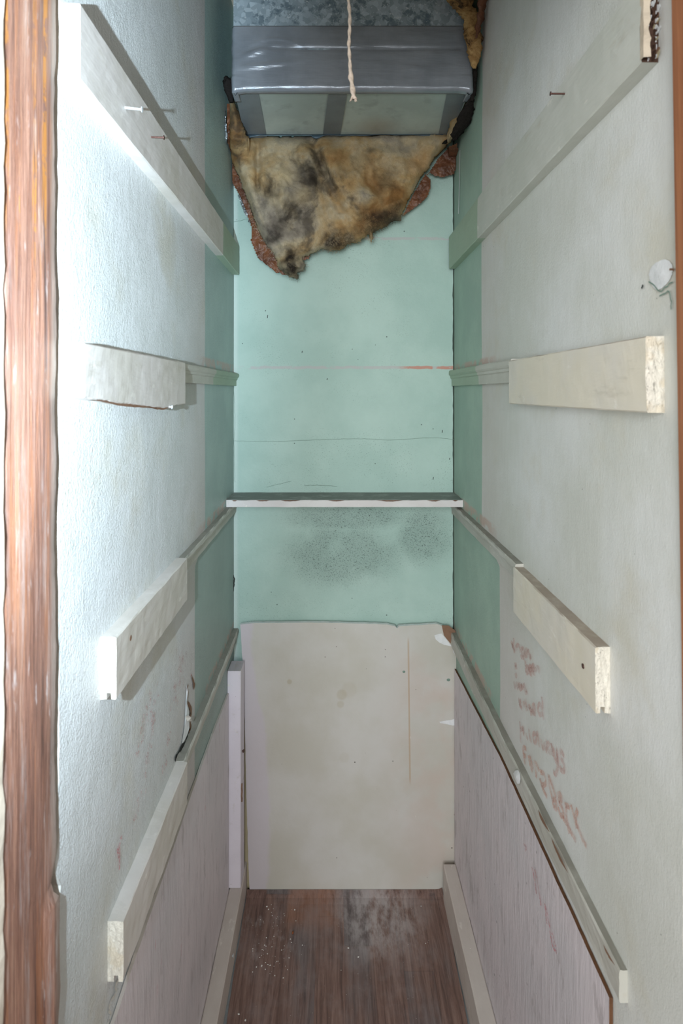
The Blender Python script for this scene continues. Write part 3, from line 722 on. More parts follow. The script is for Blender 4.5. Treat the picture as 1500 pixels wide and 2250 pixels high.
for i in range(50):
    x, y = G(random.uniform(560, 970), random.uniform(1965, 2240)); sp.append((x, y, random.uniform(.0004, .0009)))
flakes('plaster_grit', sp, M['grit'], 'white plaster crumbs scattered on the vinyl floor')
x, y = G(643, 2052)
vs = []; fs = []
for j in range(5):
    for k in range(8):
        a = k * math.pi / 4; rr = .0042 * math.sin(math.pi * (j + .5) / 5) * (1 + .3 * fr((j, k, 0), 2, 2)); vs.append(Vector((x + rr * math.cos(a) * .7, y + (j - 2) * .0022, .0012 + max(0, .0025 + rr * .6 * math.sin(a)))))
for j in range(4):
    for k in range(8): a = j * 8 + k; b = j * 8 + (k + 1) % 8; fs.append((a, b, b + 8, a + 8))
fs += [tuple(range(8)), tuple(32 + k for k in range(8))]
o = mesh_obj('wood_crumb', vs, fs, plain('orange_brown_crumb', C(140, 82, 48), .8, 0, .6, 200), origin=(x, y, .0012)); tag(o, 'small orange brown crumb on the left part of the vinyl floor', 'debris')

# ------------------------------------------------------------------ duct
ZD, YD0, YD1 = 2.333, 1.444, 1.700
XD0, XD1 = -.2605, .3515
duct = empty('air_duct', (.045, 1.57, ZD), 'galvanised metal duct box sealed with grey tape under the closet ceiling', 'duct')
def dfront(x, z): return .0022 * fr((x, 0, z), 6, 2)
def body():
    vs, fs, fm = [], [], []
    def grid(fn, nu, nv, mi):
        a = len(vs)
        for j in range(nv + 1):
            for i in range(nu + 1): vs.append(fn(i / nu, j / nv))
        for j in range(nv):
            for i in range(nu): q = a + j * (nu + 1) + i; fs.append((q, q + 1, q + nu + 2, q + nu + 1)); fm.append(mi)
    x0b, x1b = -.268, .351
    grid(lambda u, v: Vector((XD0 + (XD1 - XD0) * u, YD0 + (dfront(u, v) if 0 < u < 1 else 0), ZD + .425 * v)), 30, 20, 0)
    grid(lambda u, v: Vector((XD0 + (XD1 - XD0) * u + v * ((x0b - XD0) * (1 - u) + (x1b - XD1) * u), YD0 + (YD1 - YD0) * v, ZD + .004 * (math.sin(math.pi * u) * math.sin(math.pi * v)))), 30, 16, 1)
    grid(lambda u, v: Vector((x0b + (XD0 - x0b) * u, YD1 + (YD0 - YD1) * u, ZD + .425 * v)), 8, 12, 0)
    grid(lambda u, v: Vector((XD1 + (x1b - XD1) * u, YD0 + (YD1 - YD0) * u, ZD + .425 * v)), 8, 12, 0)
    grid(lambda u, v: Vector((x0b + (x1b - x0b) * u, YD1, ZD + .425 * v)), 8, 12, 0)
    o = mesh_obj('duct_body', vs, fs, [M['galv'], M['under']], duct, fmat=fm); return o
body()
def bandz(name, z0, z1, wrap, amp, seed, label, lift=.0045):
    """tape around the front face; v: 0 top .. 1 then folded 'wrap' m under the bottom edge"""
    nu, nv = 150, 46; vs, fs = [], []; side = .05
    tot = (z0 - z1) + wrap
    for j in range(nv + 1):
        s = tot * j / nv
        for i in range(nu + 1):
            L = XD1 - XD0 + 2 * side; t = -side + L * i / nu
            if t < 0: x, y = XD0 - lift, YD0 - t
            elif t > XD1 - XD0: x, y = XD1 + lift, YD0 + (t - (XD1 - XD0))
            else: x, y = XD0 + t, YD0 - lift
            z = z0 - s if s < z0 - z1 else z1
            q = Vector((x, y, z))
            front = 0 <= t <= XD1 - XD0
            if front and s < z0 - z1:
                w_ = .0016 * fr((x * .5, seed, z * 2.4), 14, 3)
                w_ += .0045 * math.exp(-((z - (2.438 - (.004 * math.sin((x + .3) * 4)))) / .0048) ** 2) * (1 if -.165 < x < .33 else math.exp(-((x + .165) / .02) ** 2) if x < -.165 else .0) * -.75
                w_ += .006 * math.exp(-(((x + .20) / .035) ** 2 + ((z - 2.425 - (x + .2) * .35) / .008) ** 2))
                w_ += .0045 * math.exp(-(((x + .17) / .07) ** 2 + ((z - 2.392 - (x + .17) * .12) / .007) ** 2))
                w_ += .003 * math.exp(-(((x - .215) / .04) ** 2 + ((z - 2.383 + (x - .215) * .2) / .010) ** 2))
                w_ += .003 * math.exp(-(((x + .17) / .09) ** 2 + ((z - 2.468 - (x + .10) * .15 + ((x + .17) * 2.0) ** 2) / .0022) ** 2))
                w_ *= min(1, (XD1 - x) / .012, (x - XD0) / .012) * min(1, s / .006)
                q.y -= amp * w_
                e = (z0 - z1 - s)
                if e < .006: q.y += (.006 - e) ** 2 * 60; 
            if front and s >= z0 - z1:
                q.y = YD0 + (s - (z0 - z1)); q.z = z1 - lift
                if q.y < YD0 + .004: q.z += .0006
            if not front and s >= z0 - z1:
                q.z = z1 - lift
                inn = s - (z0 - z1)
                q.x += inn * (1 if t < 0 else -1)
            if s < z0 - z1 and not front: q.x += (.0015 * fr((q.y, seed, q.z), 40, 2))
            # corners sag a little
            if q.z < ZD + .03:
                c = max(0, 1 - abs(x - XD0) / .03) + max(0, 1 - abs(x - XD1) / .03)
                q.z -= .006 * c * (1 - max(0, q.z - ZD) / .03) ; q.y -= .003 * c
            vs.append(q)
    for j in range(nv):
        for i in range(nu): a = j * (nu + 1) + i; fs.append((a, a + 1, a + nu + 2, a + nu + 1))
    o = mesh_obj(name, vs, fs, M['tape'], duct, smooth=True); o['label'] = label
    m_ = o.modifiers.new('s', 'SOLIDIFY'); m_.thickness = .0004; m_.offset = 0
    return o
bandz('tape_band', 2.4925, ZD, .016, 1.0, 2, 'wrinkled shiny grey tape over the front edge')
def U(px, py, dz=.0012): z = ZD - dz; y = (z - CZ) * F / (CY - py); return Vector(((px - CX) * y / F, y, z))
for pts, lab in ((((516, 204), (568, 203), (588, 311), (540, 311)), 'dark tape strip at the left of the underside'),
                 (((722, 203), (763, 203), (745, 311), (707, 311)), 'slanting dark tape strip across the middle of the underside'),
                 (((982, 201), (1027, 201), (992, 298), (962, 300)), 'creased tape strip at the right of the underside')):
    a, b, c, d = [U(*p_) for p_ in pts]; n = 12; vs = []; fs = []
    for j in range(n + 1):
        l = a.lerp(d, j / n); r = b.lerp(c, j / n)
        for i in range(7): q = l.lerp(r, i / 6); q.z -= abs(.0012 * fr((q.x, q.y, 1), 30, 3)); vs.append(q)
    for j in range(n):
        for i in range(6): k = j * 7 + i; fs.append((k, k + 1, k + 8, k + 7))
    o = mesh_obj('tape_strip', vs, fs, M['tape2'], duct, smooth=True); o['label'] = lab
# ragged tape hem along the rear lower edge
vs, fs = [], []; n = 90
for i in range(n + 1):
    x = -.272 + .60 * i / n; h = .004 + .004 * fr((x, 1, 1), 9, 3)
    if x < -.225: h += .012 * (1 - (x + .272) / .047)
    if -.07 < x < -.01: h += .010 * math.exp(-((x + .055) / .018) ** 2)
    vs += [Vector((x, YD1 - .004, ZD - .0012)), Vector((x, YD1 - .006 - .002 * fr((x, 4, 4), 20, 2), ZD - .001 - max(.001, h)))]
    if i: a = (i - 1) * 2; fs.append((a, a + 2, a + 3, a + 1))
o = mesh_obj('tape_hem', vs, fs, plain('dark_blue_tape', C(72, 92, 104), .4, .1, .3, 30), duct, smooth=True); o['label'] = 'ragged bluish tape hem at the rear edge'
m_ = o.modifiers.new('s', 'SOLIDIFY'); m_.thickness = .0006

# ------------------------------------------------------------------ insulation
def inside(x, y, poly):
    c = False; j = len(poly) - 1
    for i in range(len(poly)):
        xi, yi = poly[i]; xj, yj = poly[j]
        if (yi > y) != (yj > y) and x < (xj - xi) * (y - yi) / (yj - yi) + xi: c = not c
        j = i
    return c
def edist(x, y, poly):
    best = 1e9; j = len(poly) - 1
    for i in range(len(poly)):
        ax, ay = poly[j]; bx, by = poly[i]; dx, dy = bx - ax, by - ay; L = dx * dx + dy * dy or 1e-9
        t = max(0, min(1, ((x - ax) * dx + (y - ay) * dy) / L)); d = math.hypot(x - ax - t * dx, y - ay - t * dy)
        if d < best: best = d
        j = i
    return best
def jag(poly, amp, step, seed):
    out = []
    for (ax, ay), (bx, by) in zip(poly, poly[1:] + poly[:1]):
        n = max(1, int(math.hypot(bx - ax, by - ay) / step))
        for i in range(n):
            x = ax + (bx - ax) * i / n; y = ay + (by - ay) * i / n
            out.append((x + amp * fr((x, y, seed), .06, 3), y + amp * fr((x, y, seed + 5), .06, 3)))
    return out
def pelt(name, poly, step, front, thick, mat, parent, smooth=True, duct_cut=True, edge_w=10.0, back=.004):
    """thick soft sheet: poly in photograph pixels; front(px,py)->y of its front face"""
    xs = [p_[0] for p_ in poly]; ys = [p_[1] for p_ in poly]; x0, y0 = min(xs), min(ys)
    nx = int((max(xs) - x0) / step) + 2; ny = int((max(ys) - y0) / step) + 2; idx = {}; vs = []; fs = []
    for j in range(ny):
        for i in range(nx):
            x = x0 + i * step; y = y0 + j * step
            if inside(x, y, poly):
                d = edist(x, y, poly); e = 1 - math.exp(-d / edge_w)
                yf = front(x, y, e)
                idx[(i, j)] = len(vs); vs.append((x, y, yf, e))
    W = []; 
    for (x, y, yf, e) in vs:
        q = WY(x, y, yf); q.x = max(XL + .002, min(XR - .002, q.x)); W.append(q)
    n = len(W)
    for (x, y, yf, e) in vs:
        q = WY(x, y, yf); q.x = max(XL + .002, min(XR - .002, q.x)); q.y = min(1.762, q.y + thick * max(.1, e) + back); W.append(q)
    cnt = {}
    for j in range(ny - 1):
        for i in range(nx - 1):
            k = [(i, j), (i + 1, j), (i + 1, j + 1), (i, j + 1)]
            if all(p_ in idx for p_ in k):
                a = [idx[p_] for p_ in k]; fs.append(tuple(a)); fs.append(tuple(n + v for v in reversed(a)))
                for u, v in zip(a, a[1:] + a[:1]): cnt[(u, v)] = 1
    for (u, v) in list(cnt):
        if (v, u) not in cnt: fs.append((v, u, n + u, n + v))
    used = sorted({v for f in fs for v in f}); mp = {v: i for i, v in enumerate(used)}
    o = mesh_obj(name, [W[v] for v in used], [tuple(mp[v] for v in f) for f in fs], mat, parent, smooth=smooth)
    return o
ins = empty('insulation_batt', (-.01, 1.72, 1.89), 'dirty yellow fibreglass batt with brown paper backing hanging down behind the duct', 'insulation')
def yfront(x, y, e):
    base = 1.722
    up = max(0, min(1, (345 - y) / 40)); sd = 1 if x < 545 or x > 985 else 0
    base -= .10 * up * sd
    q = Vector((x, y, 0))
    lump = .034 * e
    lump += .040 * e * fr((x, y, 3), .010, 3) + .007 * e * fr((x, y, 9), .05, 4)
    r = 1 - abs(fr((x * 1.0, y * .7, 14), .0065, 2)); lump += .016 * e * (r ** 4)
    # fold running from the duct hem down to the right, a valley beside it
    tx = 700 + (y - 320) * .42; lump += .016 * e * math.exp(-((x - tx - 14) / 16) ** 2) * (1 if 300 < y < 470 else math.exp(-((y - 470) / 25) ** 2)) - .012 * e * math.exp(-((x - tx + 12) / 10) ** 2) * (1 if y < 470 else 0)
    lump -= .020 * e * math.exp(-((x - 566) / 7) ** 2) * (1 if 300 < y < 410 else math.exp(-((y - 410) / 15) ** 2))
    lump -= .014 * e * math.exp(-(((x - 800 - (y - 350) * .45) / 12) ** 2)) * math.exp(-((y - 400) / 60) ** 2)
    lump += .010 * e * math.exp(-(((x - 545 - (y - 420) * .36) / 14) ** 2)) * (1 if y > 320 else .3)
    return base - max(.001, lump)
outl = jag([(500, 205), (512, 214), (528, 250), (540, 296), (556, 300), (980, 290), (1000, 240), (1022, 205), (1032, 220), (1026, 262), (1014, 292), (1000, 305), (985, 318), (970, 335), (952, 352), (940, 372), (925, 392), (915, 410), (905, 430), (893, 452), (884, 470), (884, 486), (868, 484), (850, 496), (832, 506), (822, 512),
            (818, 530), (812, 530), (810, 514), (802, 522), (790, 532), (775, 534), (762, 540), (748, 551), (728, 552), (708, 548), (690, 556), (672, 563), (664, 566), (672, 580), (668, 596), (656, 600), (655, 616), (640, 612), (622, 600), (606, 584), (602, 560), (585, 540), (568, 510), (556, 480), (546, 450), (535, 425), (526, 395), (514, 370), (506, 345), (502, 300), (503, 250)], 3.0, 5, 3)
batt = pelt('fibreglass', outl, 2.6, yfront, .02, M['fluff'], ins, edge_w=9)
def ykraft(x, y, e):
    base = 1.738 if y > 345 else 1.738 - .10 * max(0, min(1, (345 - y) / 40)) * (1 if (x < 545 or x > 985) else 0)
    return base - .003 - .004 * e * (1 - abs(fr((x, y, 2), .03, 3))) - .004 * abs(fr((x, y, 7), .07, 2))
for poly, lab in (([(498, 250), (520, 300), (545, 400), (575, 480), (605, 560), (625, 590), (608, 604), (598, 592), (590, 588), (578, 578), (565, 568), (556, 545), (550, 530), (552, 500), (546, 488), (535, 455), (522, 425), (508, 400), (498, 372), (500, 330)], 'brown kraft paper along the left edge'),
                  ([(575, 560), (640, 600), (640, 606), (618, 604), (600, 590)], 'brown kraft paper under the lower tip'),
                  ([(650, 560), (672, 558), (684, 561), (678, 570), (665, 574)], 'brown paper tab'),
                  ([(930, 395), (960, 350), (985, 322), (1006, 312), (1007, 345), (1003, 370), (997, 384), (975, 390), (955, 388), (945, 382)], 'crumpled brown paper flap at the right'),
                  ([(880, 480), (910, 420), (935, 380), (946, 392), (947, 412), (940, 432), (925, 447), (908, 460), (895, 469)], 'curled brown paper lobe below the flap'),
                  ([(497, 225), (505, 225), (512, 250), (520, 262), (514, 275), (507, 300), (500, 320), (496, 290)], 'brown paper shred beside the duct')):
    o = pelt('paper_backing', jag(poly, .7, 8, 8), 2.2, ykraft, .0015, M['kraft'], ins, smooth=False, edge_w=5, back=.0008); o['label'] = lab
for poly in ([(488, 255), (494, 240), (497, 262), (500, 300), (497, 330), (493, 345), (491, 300)], [(521, 428), (526, 425), (535, 448), (545, 472), (541, 479), (530, 455)], [(503, 262), (508, 258), (513, 270), (507, 285)], [(544, 482), (551, 484), (549, 490), (543, 488)]):
    o = pelt('foil_shred', poly, 1.6, lambda x, y, e: 1.715 - .10 * max(0, min(1, (345 - y) / 40)) - .006 * fr((x, y, 1), .15, 3), .001, M['foil'], ins, smooth=False, back=.0006); o['label'] = 'crumpled silver foil'
M['soot'] = plain('sooty_fluff', C(44, 40, 38), .95, 0, .4, 120, .004, .08)
def tuft(name, path, r0, mat, parent, label, n=14, k=12, squash=1.0, seed=0, amp=.5):
    vs, fs = [], []; P = []
    for i in range(n + 1):
        t = i / n * (len(path) - 1); a = min(int(t), len(path) - 2); P.append(path[a][0].lerp(path[a + 1][0], t - a)); 
        rr = path[a][1] + (path[a + 1][1] - path[a][1]) * (t - a)
        for j in range(k):
            an = j * 2 * math.pi / k; rad = rr * (1 + amp * fr((i * .35, j * .8 if j < k / 2 else (k - j) * .8 + 3, seed), 1.0, 3))
            vs.append(P[-1] + Vector((rad * math.cos(an), rad * squash * math.sin(an), 0)))
    for i in range(n):
        for j in range(k): a = i * k + j; b = i * k + (j + 1) % k; fs.append((a, b, b + k, a + k))
    fs += [tuple(range(k)), tuple(n * k + j for j in range(k))]
    o = mesh_obj(name, vs, fs, mat, parent, smooth=True); recalc(o)
    if label: o['label'] = label
    return o
tuft('sooty_tuft', [(WY(497, 168, 1.54), .004), (WY(501, 180, 1.54), .014), (WY(504, 205, 1.55), .012), (WY(508, 225, 1.56), .005)], 0, M['soot'], ins, 'sooty black tuft left of the duct', seed=2)
tuft('sooty_tuft', [(WY(1036, 215, 1.46), .004), (WY(1028, 240, 1.50), .016), (WY(1015, 275, 1.55), .020), (WY(995, 303, 1.60), .014), (WY(975, 315, 1.65), .006)], 0, M['soot'], ins, 'sooty dark bulge at the right corner of the duct', seed=5, n=20)
# loose fibres round the torn lower edge
vs, fs = [], []
for i in range(520):
    x, y = random.choice([p_ for p_ in outl if p_[1] > 440]); x += random.gauss(0, 3); y += random.gauss(-1, 2)
    a = WY(x, y, 1.712 + random.uniform(-.012, .01)); an = random.gauss(-math.pi / 2, 1.1); L = random.uniform(.003, .011); wd = .0002
    d = Vector((math.cos(an), random.uniform(-.4, .3), math.sin(an))) * L; bnd = Vector((random.gauss(0, .2), 0, random.gauss(0, .2))) * L
    s = Vector((-d.z, 0, d.x)).normalized() * wd; b = len(vs)
    vs += [a - s * 2, a + s * 2, a + d * .5 + bnd + s, a + d * .5 + bnd - s, a + d]
    fs += [(b, b + 1, b + 2, b + 3), (b + 3, b + 2, b + 4)]
o = mesh_obj('loose_fibres', vs, fs, M['fluff'], ins); o['kind'] = 'stuff'
# rolled scrap stuffed between duct and right wall
M['fluff2'] = None
m = Mat('amber_fibreglass'); a_ = m.noise(22, 5, .7, dist=.8)
M['fluff2'] = m.done(m.ramp(a_, [(.36, C(70, 56, 42)), (.48, C(160, 124, 80)), (.62, C(196, 162, 110))]), .9, m.noise(90, 4, .7), .003, spec=.1)
sc = empty('insulation_roll', (.34, 1.41, 2.36), 'twisted amber insulation strip stuffed between the duct and the right wall', 'insulation')
tuft('fibreglass', [(WY(990, -60, 1.41), .030), (WY(1000, -5, 1.41), .026), (WY(1022, 18, 1.41), .022), (WY(1036, 35, 1.41), .022), (WY(1039, 70, 1.41), .021), (WY(1042, 110, 1.41), .018), (WY(1041, 132, 1.42), .012), (WY(1042, 150, 1.42), .004)], 0, M['fluff2'], sc, None, n=44, k=18, squash=.6, seed=7, amp=.55)
tuft('paper_backing', [(WY(1062, -60, 1.36), .012), (WY(1060, 0, 1.37), .012), (WY(1056, 30, 1.38), .010), (WY(1050, 62, 1.39), .006), (WY(1046, 84, 1.39), .002)], 0, M['kraft'], sc, 'crumpled brown paper edge', n=22, k=9, squash=.5, seed=4, amp=.8)
tuft('sooty_tuft', [(WY(1044, 148, 1.44), .006), (WY(1043, 170, 1.45), .006), (WY(1040, 205, 1.455), .007), (WY(1036, 222, 1.46), .004)], 0, M['soot'], sc, 'black sooty strand', n=16, k=8, squash=.8, seed=1)

# ------------------------------------------------------------------ pull cord
cord = empty('pull_cord', (.030, .90, 2.02), 'frayed light brown twine pull cord hanging in front of the duct', 'cord')
def tube(pts, r, k=8, tw=0.0, seed=0):
    vs, fs = [], []
    for i, p_ in enumerate(pts):
        rr = r(i / (len(pts) - 1)) if callable(r) else r
        for j in range(k):
            an = j * 2 * math.pi / k + tw * i; m_ = 1 + .25 * math.cos(2 * an - tw * i * 3); vs.append(Vector(p_) + Vector((rr * m_ * math.cos(an), rr * m_ * math.sin(an), 0)))
    for i in range(len(pts) - 1):
        for j in range(k): a = i * k + j; b = i * k + (j + 1) % k; fs.append((a, b, b + k, a + k))
    return vs, fs
path = [(768, -700), (764, -60), (765, 0), (768, 30), (768, 60), (766, 100), (768, 130), (770, 165), (774, 195), (777, 214), (781, 221)]
pts = []
for (a, b) in zip(path, path[1:]):
    n_ = max(3, int(abs(b[1] - a[1]) / 4))
    for i in range(n_): t = i / n_; pts.append(WY(a[0] + (b[0] - a[0]) * t + .5 * fr((a[1] + (b[1] - a[1]) * t, 0, 0), .09, 2), a[1] + (b[1] - a[1]) * t, .90))
vs, fs = tube(pts, lambda t: .0026 + (.0012 if t > .93 else 0), 8, .35)
mesh_obj('twine', vs, fs, M['twine'], cord, smooth=True)
for (dx, dy, l) in ((770, 222, 24), (768, 223, 20), (783, 223, 14), (780, 224, 16)):
    s_ = 202; q = [WY(774 + (dx - 774) * t + 1.5 * math.sin(t * 3), s_ + (dy - s_) * t, .899) for t in [i / 6 for i in range(7)]]
    vs, fs = tube(q, .0009, 5); o = mesh_obj('frayed_strand', vs, fs, M['twine'], cord, smooth=True)

# ------------------------------------------------------------------ cracks, flakes and crayon on the walls
def ribbon(pts, w_, nrm, sets):
    vs, fs = sets; b = len(vs); N = Vector(nrm)
    for i, p_ in enumerate(pts):
        a = pts[max(0, i - 1)]; c = pts[min(len(pts) - 1, i + 1)]; t = (c - a).normalized(); s = t.cross(N).normalized()
        ww = (w_(i / (len(pts) - 1)) if callable(w_) else w_) * .5
        vs += [p_ - s * ww, p_ + s * ww]
        if i: k = b + (i - 1) * 2; fs.append((k, k + 1, k + 3, k + 2))
def smooth_path(P, n=5):
    out = []
    for i in range(len(P) - 1):
        p0 = P[max(0, i - 1)]; p1 = P[i]; p2 = P[i + 1]; p3 = P[min(len(P) - 1, i + 2)]
        for k in range(n):
            t = k / n; out.append(tuple(.5 * ((2 * p1[c]) + (p2[c] - p0[c]) * t + (2 * p0[c] - 5 * p1[c] + 4 * p2[c] - p3[c]) * t * t + (3 * p1[c] - p0[c] - 3 * p2[c] + p3[c]) * t ** 3) for c in (0, 1)))
    out.append(P[-1]); return out
def crack(name, pts, y_or_side, w_, mat, parent, jitter=1.2, label=None, d=.0016):
    P = smooth_path(pts, 8); Q = []
    for i, (x, y) in enumerate(P):
        x += jitter * fr((x, y, 1), .12, 3); y += jitter * fr((x, y, 9), .12, 3)
        Q.append(WL(x, y, d) if y_or_side == 'L' else WR(x, y, d) if y_or_side == 'R' else WY(x, y, YB - .0014))
    s = ([], []); ribbon(Q, w_, (1, 0, 0) if y_or_side in 'LR' else (0, -1, 0), s)
    o = mesh_obj(name, s[0], s[1], mat, parent)
    if label: o['label'] = label
    return o
crack('crack', [(514, 969), (560, 970), (620, 970), (680, 967), (740, 965), (800, 964), (860, 967), (920, 963), (960, 962), (998, 966)], 'B', .0009, M['hair'], wall_back)
crack('crack', [(586, 1070), (620, 1062), (640, 1057)], 'B', .0010, M['hair'], wall_back)
crack('crack', [(668, 1067), (700, 1066), (740, 1069)], 'B', .0011, M['hair'], wall_back)
crack('crack', [(514, 488), (535, 483), (545, 481)], 'B', .0011, M['hair'], wall_back)
crack('crack', [(513, 1262), (514, 1275), (513, 1300)], 'B', lambda t: .0032 * math.sin(math.pi * t) + .0004, M['crack'], wall_back)
crack('crack', [(515, 830), (514, 860), (516, 920), (514, 975), (516, 1060)], 'B', .0008, M['hair'], wall_back)
for (x, y, l) in ((588, 692, 7), (664, 771, 4), (972, 945, 6), (719, 831, 4), (952, 1048, 6), (988, 1006, 4)):
    crack('scratch', [(x, y), (x - 1, y + l)], 'B', .0018, M['crack'], wall_back, .2)
# left wall: split and peeled plaster above the low moulding
crack('crack', [(421, 1483), (423, 1492), (425, 1500), (427, 1510)], 'L', lambda t: .012 * t + .002, M['brown'], wall_left, .6, 'open crack in the plaster')
crack('crack', [(414, 1504), (411, 1514), (413, 1528), (411, 1542), (416, 1550), (420, 1562), (418, 1575), (416, 1586), (418, 1600), (415, 1610)], 'L', lambda t: .004 + .012 * t, M['brown'], wall_left, .8, 'open crack in the plaster')
crack('crack', [(416, 1592), (412, 1612), (408, 1630), (400, 1640), (393, 1652), (387, 1664), (384, 1672)], 'L', lambda t: .005 + .006 * math.sin(t * 9) ** 2, M['crack'], wall_left, 1.0)
def flake(px, py, side, s, seed, parent, mat=None, lift=.004):
    c = (px, py); pts = []
    for k in range(7):
        a = k * 2 * math.pi / 7; r = s * (1 + .5 * fr((seed, k, 1), 1, 2)); pts.append((px + r * .7 * math.cos(a), py + r * math.sin(a)))
    Q = [WL(x, y, .001 + (lift if i in (2, 3) else 0)) if side == 'L' else WR(x, y, .001 + (lift if i in (2, 3) else 0)) for i, (x, y) in enumerate(pts)]
    return fan('plaster_flake', Q, mat or M['plaster'], parent, None, (.002 if side == 'L' else -.002, 0, 0))
fan('peeled_plaster', [WL(x, y, dd) for x, y, dd in ((410, 1505, .001), (412, 1520, .003), (410, 1542, .004), (414, 1556, .004), (416, 1580, .003), (416, 1600, .004), (410, 1618, .003), (398, 1640, .001), (405, 1600, .001), (407, 1560, .001), (408, 1530, .001))], M['gyp'], wall_left, 'whitish lifting plaster edge', (.0008, 0, 0))
fan('plaster_flake', [WL(x, y, dd) for x, y, dd in ((406, 1574, .002), (414, 1572, .010), (420, 1576, .012), (421, 1584, .008), (412, 1586, .004))], M['plaster'], wall_left, 'curled plaster flake', (.004, 0, 0))
crack('crack', [(262, 2150), (254, 2166), (256, 2180), (246, 2196), (240, 2214), (243, 2232), (236, 2250)], 'L', lambda t: .0015 + .002 * abs(math.sin(t * 11)), M['plaster'], wall_left, 3.0)
fan('filler_patch', [WR(x + 2 * fr((x, y, 0), .3, 2), y, .0010) for x, y in smooth_path([(1424, 604), (1432, 585), (1447, 574), (1462, 570), (1474, 578), (1477, 592), (1474, 606), (1466, 622), (1452, 634), (1440, 636), (1429, 622), (1424, 604)], 4)[:-1]], M['gyp'], wall_right, 'rough white filler patch', (-.0020, 0, 0))
crack('crack', [(1424, 618), (1437, 628), (1448, 640), (1460, 632), (1470, 624), (1477, 620)], 'R', .0016, M['hair'], wall_right, 1.5)
crack('crack', [(1448, 650), (1460, 645), (1468, 640), (1473, 655), (1474, 680)], 'R', .0016, M['hair'], wall_right, 1.5)
crack('crack', [(1470, 592), (1476, 592), (1480, 593)], 'R', .0025, M['brown'], wall_right, .4)
crack('scratch', [(1412, 626), (1409, 634)], 'R', .0030, M['crack'], wall_right, .4)
crack('scratch', [(1222, 966 - 70), (1221, 900)], 'R', .001, M['hair'], wall_right, .2)
# light seam line in the right back corner above the top rail
crack('corner_seam', [(1010, 330), (1009, 400), (1007, 470)], 'R', .010, M['white'], wall_right, .3, 'thin white seam')
# writing in crayon on the right wall
def c1(P): return [(1110 + x / 10.71, 1390 + y / 10.71) for x, y in P]
def c2(P): return [(1120 + x / 7.5, 1560 + y / 7.5) for x, y in P]
W1 = [c1(p_) for p_ in (
    [(130, 200), (160, 300), (210, 470)], [(190, 130), (195, 240), (150, 310), (180, 330), (225, 460)],                      # K
    [(240, 290), (265, 420)], [(250, 330), (290, 290), (330, 330)],                                                          # r
    [(330, 330), (350, 480)], [(400, 360), (370, 430), (400, 520), (440, 500), (430, 400), (395, 365)],                      # e
    [(350, 520), (380, 580), (440, 590)],
    [(470, 440), (500, 400), (520, 480), (480, 560), (455, 500), (480, 430)], [(530, 390), (560, 520), (590, 650)], [(560, 560), (590, 560), (600, 620)],   # s a
    [(465, 660), (470, 800), (480, 950)], [(480, 830), (520, 800), (545, 880), (510, 950), (480, 930)],                      # b
    [(560, 870), (610, 860), (590, 780), (555, 830), (570, 950), (620, 980)],                                                # e
    [(640, 870), (680, 860), (665, 770), (630, 800), (640, 930), (690, 960)],                                                # e
    [(710, 820), (715, 940)], [(715, 860), (760, 820), (790, 860), (780, 950)],                                              # n
    [(215, 760), (265, 760)], [(238, 765), (240, 820)], [(210, 820), (270, 815)], [(225, 950), (245, 1030), (265, 960)],     # I
    [(195, 1150), (225, 1290), (265, 1200), (280, 1310), (310, 1190)],                                                       # w
    [(350, 1200), (315, 1260), (345, 1330), (385, 1290), (370, 1210), (400, 1350)],                                          # a
    [(460, 1230), (420, 1260), (440, 1320), (480, 1350), (500, 1400), (450, 1410)],                                          # s
    [(300, 1540), (320, 1640), (350, 1760)], [(360, 1600), (325, 1680), (390, 1790)],                                        # k
    [(420, 1610), (440, 1760)], [(490, 1590), (450, 1640), (490, 1700), (510, 1780), (470, 1790)],                           # is
    [(580, 1720), (550, 1760), (600, 1820), (620, 1890), (580, 1900)],                                                       # s
    [(640, 1850), (690, 1840), (680, 1700), (640, 1740), (650, 1880), (710, 1920)],                                          # e
    [(850, 1510), (870, 1700), (870, 1900), (900, 2050)], [(860, 1800), (800, 1680), (760, 1800), (800, 1930), (870, 1900)],  # d
)]
W2 = [c2(p_) for p_ in (
    [(160, 190), (170, 350), (175, 540)], [(165, 330), (215, 300)], [(215, 270), (225, 420)],                                 # H
    [(260, 380), (290, 500)], [(310, 310), (325, 440), (350, 540)],                                                           # i l
    [(430, 390), (380, 400), (385, 500), (420, 540), (440, 440), (430, 390)], [(440, 340), (470, 480), (480, 610)],           # a y
    [(510, 480), (540, 640), (570, 560), (600, 690), (600, 490)],                                                             # w
    [(650, 540), (620, 600), (650, 700), (690, 650), (680, 560), (700, 760)],                                                 # a
    [(715, 620), (730, 780), (770, 850), (770, 640), (790, 900), (750, 1060), (710, 1010)],                                   # y
    [(890, 770), (830, 660), (830, 780), (880, 880), (890, 1000), (840, 990), (820, 920)],                                    # s
)]
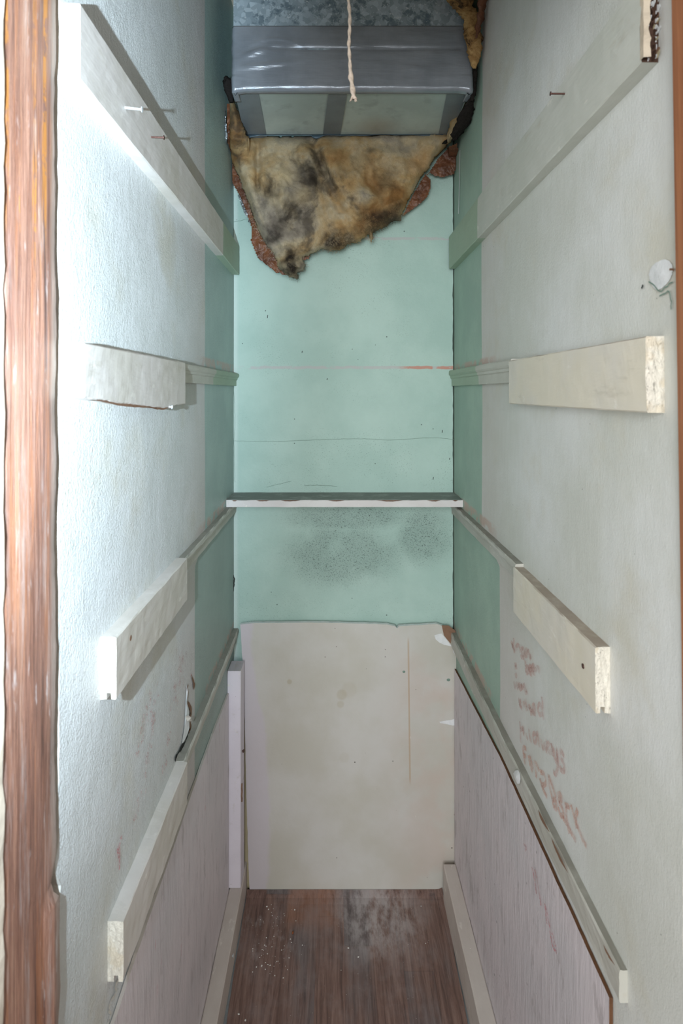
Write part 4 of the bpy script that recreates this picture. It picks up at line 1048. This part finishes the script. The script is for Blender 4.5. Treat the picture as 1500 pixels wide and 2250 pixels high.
W3 = [c2(p_) for p_ in (
    [(250, 900), (225, 760), (215, 620), (265, 640)], [(225, 750), (260, 760)],                                               # F
    [(300, 750), (330, 900), (370, 1030)], [(320, 740), (350, 850), (380, 980)],                                              # i
    [(400, 830), (425, 1000), (430, 1120)], [(410, 860), (450, 920), (475, 1010)],                                            # r
    [(490, 1020), (560, 1060), (590, 1200), (530, 1240), (490, 1130), (540, 1300), (610, 1440)],                              # e
    [(630, 1060), (650, 1250), (690, 1450), (720, 1620)], [(640, 1080), (710, 1300), (760, 1450)],                            # B
    [(720, 1600), (760, 1620), (750, 1480), (700, 1500)],
    [(780, 1400), (830, 1390), (850, 1480), (800, 1500), (850, 1600), (880, 1720), (830, 1740), (790, 1600)],
    [(900, 1560), (960, 1590), (980, 1620)], [(920, 1560), (930, 1800), (990, 1990), (1080, 2150)], [(1000, 1560), (1060, 1780), (1100, 1960)],
    [(1110, 1640), (1080, 1800), (1120, 1950), (1200, 2150), (1260, 2250)], [(870, 1780), (940, 1900), (980, 2040)],
)]
def writing(name, strokes, mat, width, side, parent, label, d=.0017):
    s = ([], [])
    for st in strokes:
        P = smooth_path(st, 5); Q = [WR(x, y, d) if side == 'R' else WL(x, y, d) for x, y in P]
        ribbon(Q, width, (1, 0, 0), s)
    o = mesh_obj(name, s[0], s[1], mat, parent); o['label'] = label; return o
writing('crayon_writing', W1, M['red'], .0085, 'R', wall_right, 'faint red crayon handwriting')
writing('crayon_writing', W2, M['red'], .0085, 'R', wall_right, 'red crayon handwriting further down')
writing('crayon_writing', W3, M['orange'], .0085, 'R', wall_right, 'large orange crayon handwriting')
# rubbed crayon columns on the left wall
st = []
def col_marks(x0, y0, x1, y1, n, spread):
    for i in range(n):
        t = random.random(); x = x0 + (x1 - x0) * t + random.gauss(0, spread); y = y0 + (y1 - y0) * t
        st.append([(x, y), (x + random.uniform(-2, 2), y + random.uniform(3, 7)), (x + random.uniform(-3, 3), y + random.uniform(8, 15))])
col_marks(332, 1515, 302, 1660, 26, 3); col_marks(347, 1495, 318, 1700, 26, 3); col_marks(404, 1425, 395, 1500, 26, 6); col_marks(372, 1600, 362, 1690, 16, 3)
col_marks(318, 1730, 295, 1800, 10, 4); col_marks(385, 1500, 380, 1560, 8, 4); col_marks(338, 1560, 330, 1640, 12, 2)
writing('crayon_marks', st, M['redl'], .0050, 'L', wall_left, 'rubbed red crayon marks')
writing('crayon_marks', [[(264, 1850), (262, 1865), (263, 1880), (262, 1912)], [(258, 1862), (261, 1885)], [(268, 1838), (264, 1846)]], M['redp'], .006, 'L', wall_left, 'short red crayon streak')
def on_lining(strokes, side, width, lab, parent):
    writing('crayon_marks', strokes, M['redp'], width, side, parent, lab, d=.0078)
on_lining([[(1150, 1855), (1156, 1862), (1153, 1868)], [(1168, 1905), (1174, 1935), (1178, 1965)], [(1174, 1910), (1182, 1950), (1188, 1990)], [(1196, 1985), (1201, 2030)], [(1198, 1990), (1208, 2040)], [(1207, 2045), (1214, 2080), (1222, 2092)], [(1212, 2050), (1220, 2080)]], 'R', .0045, 'red crayon streaks', lining_right)
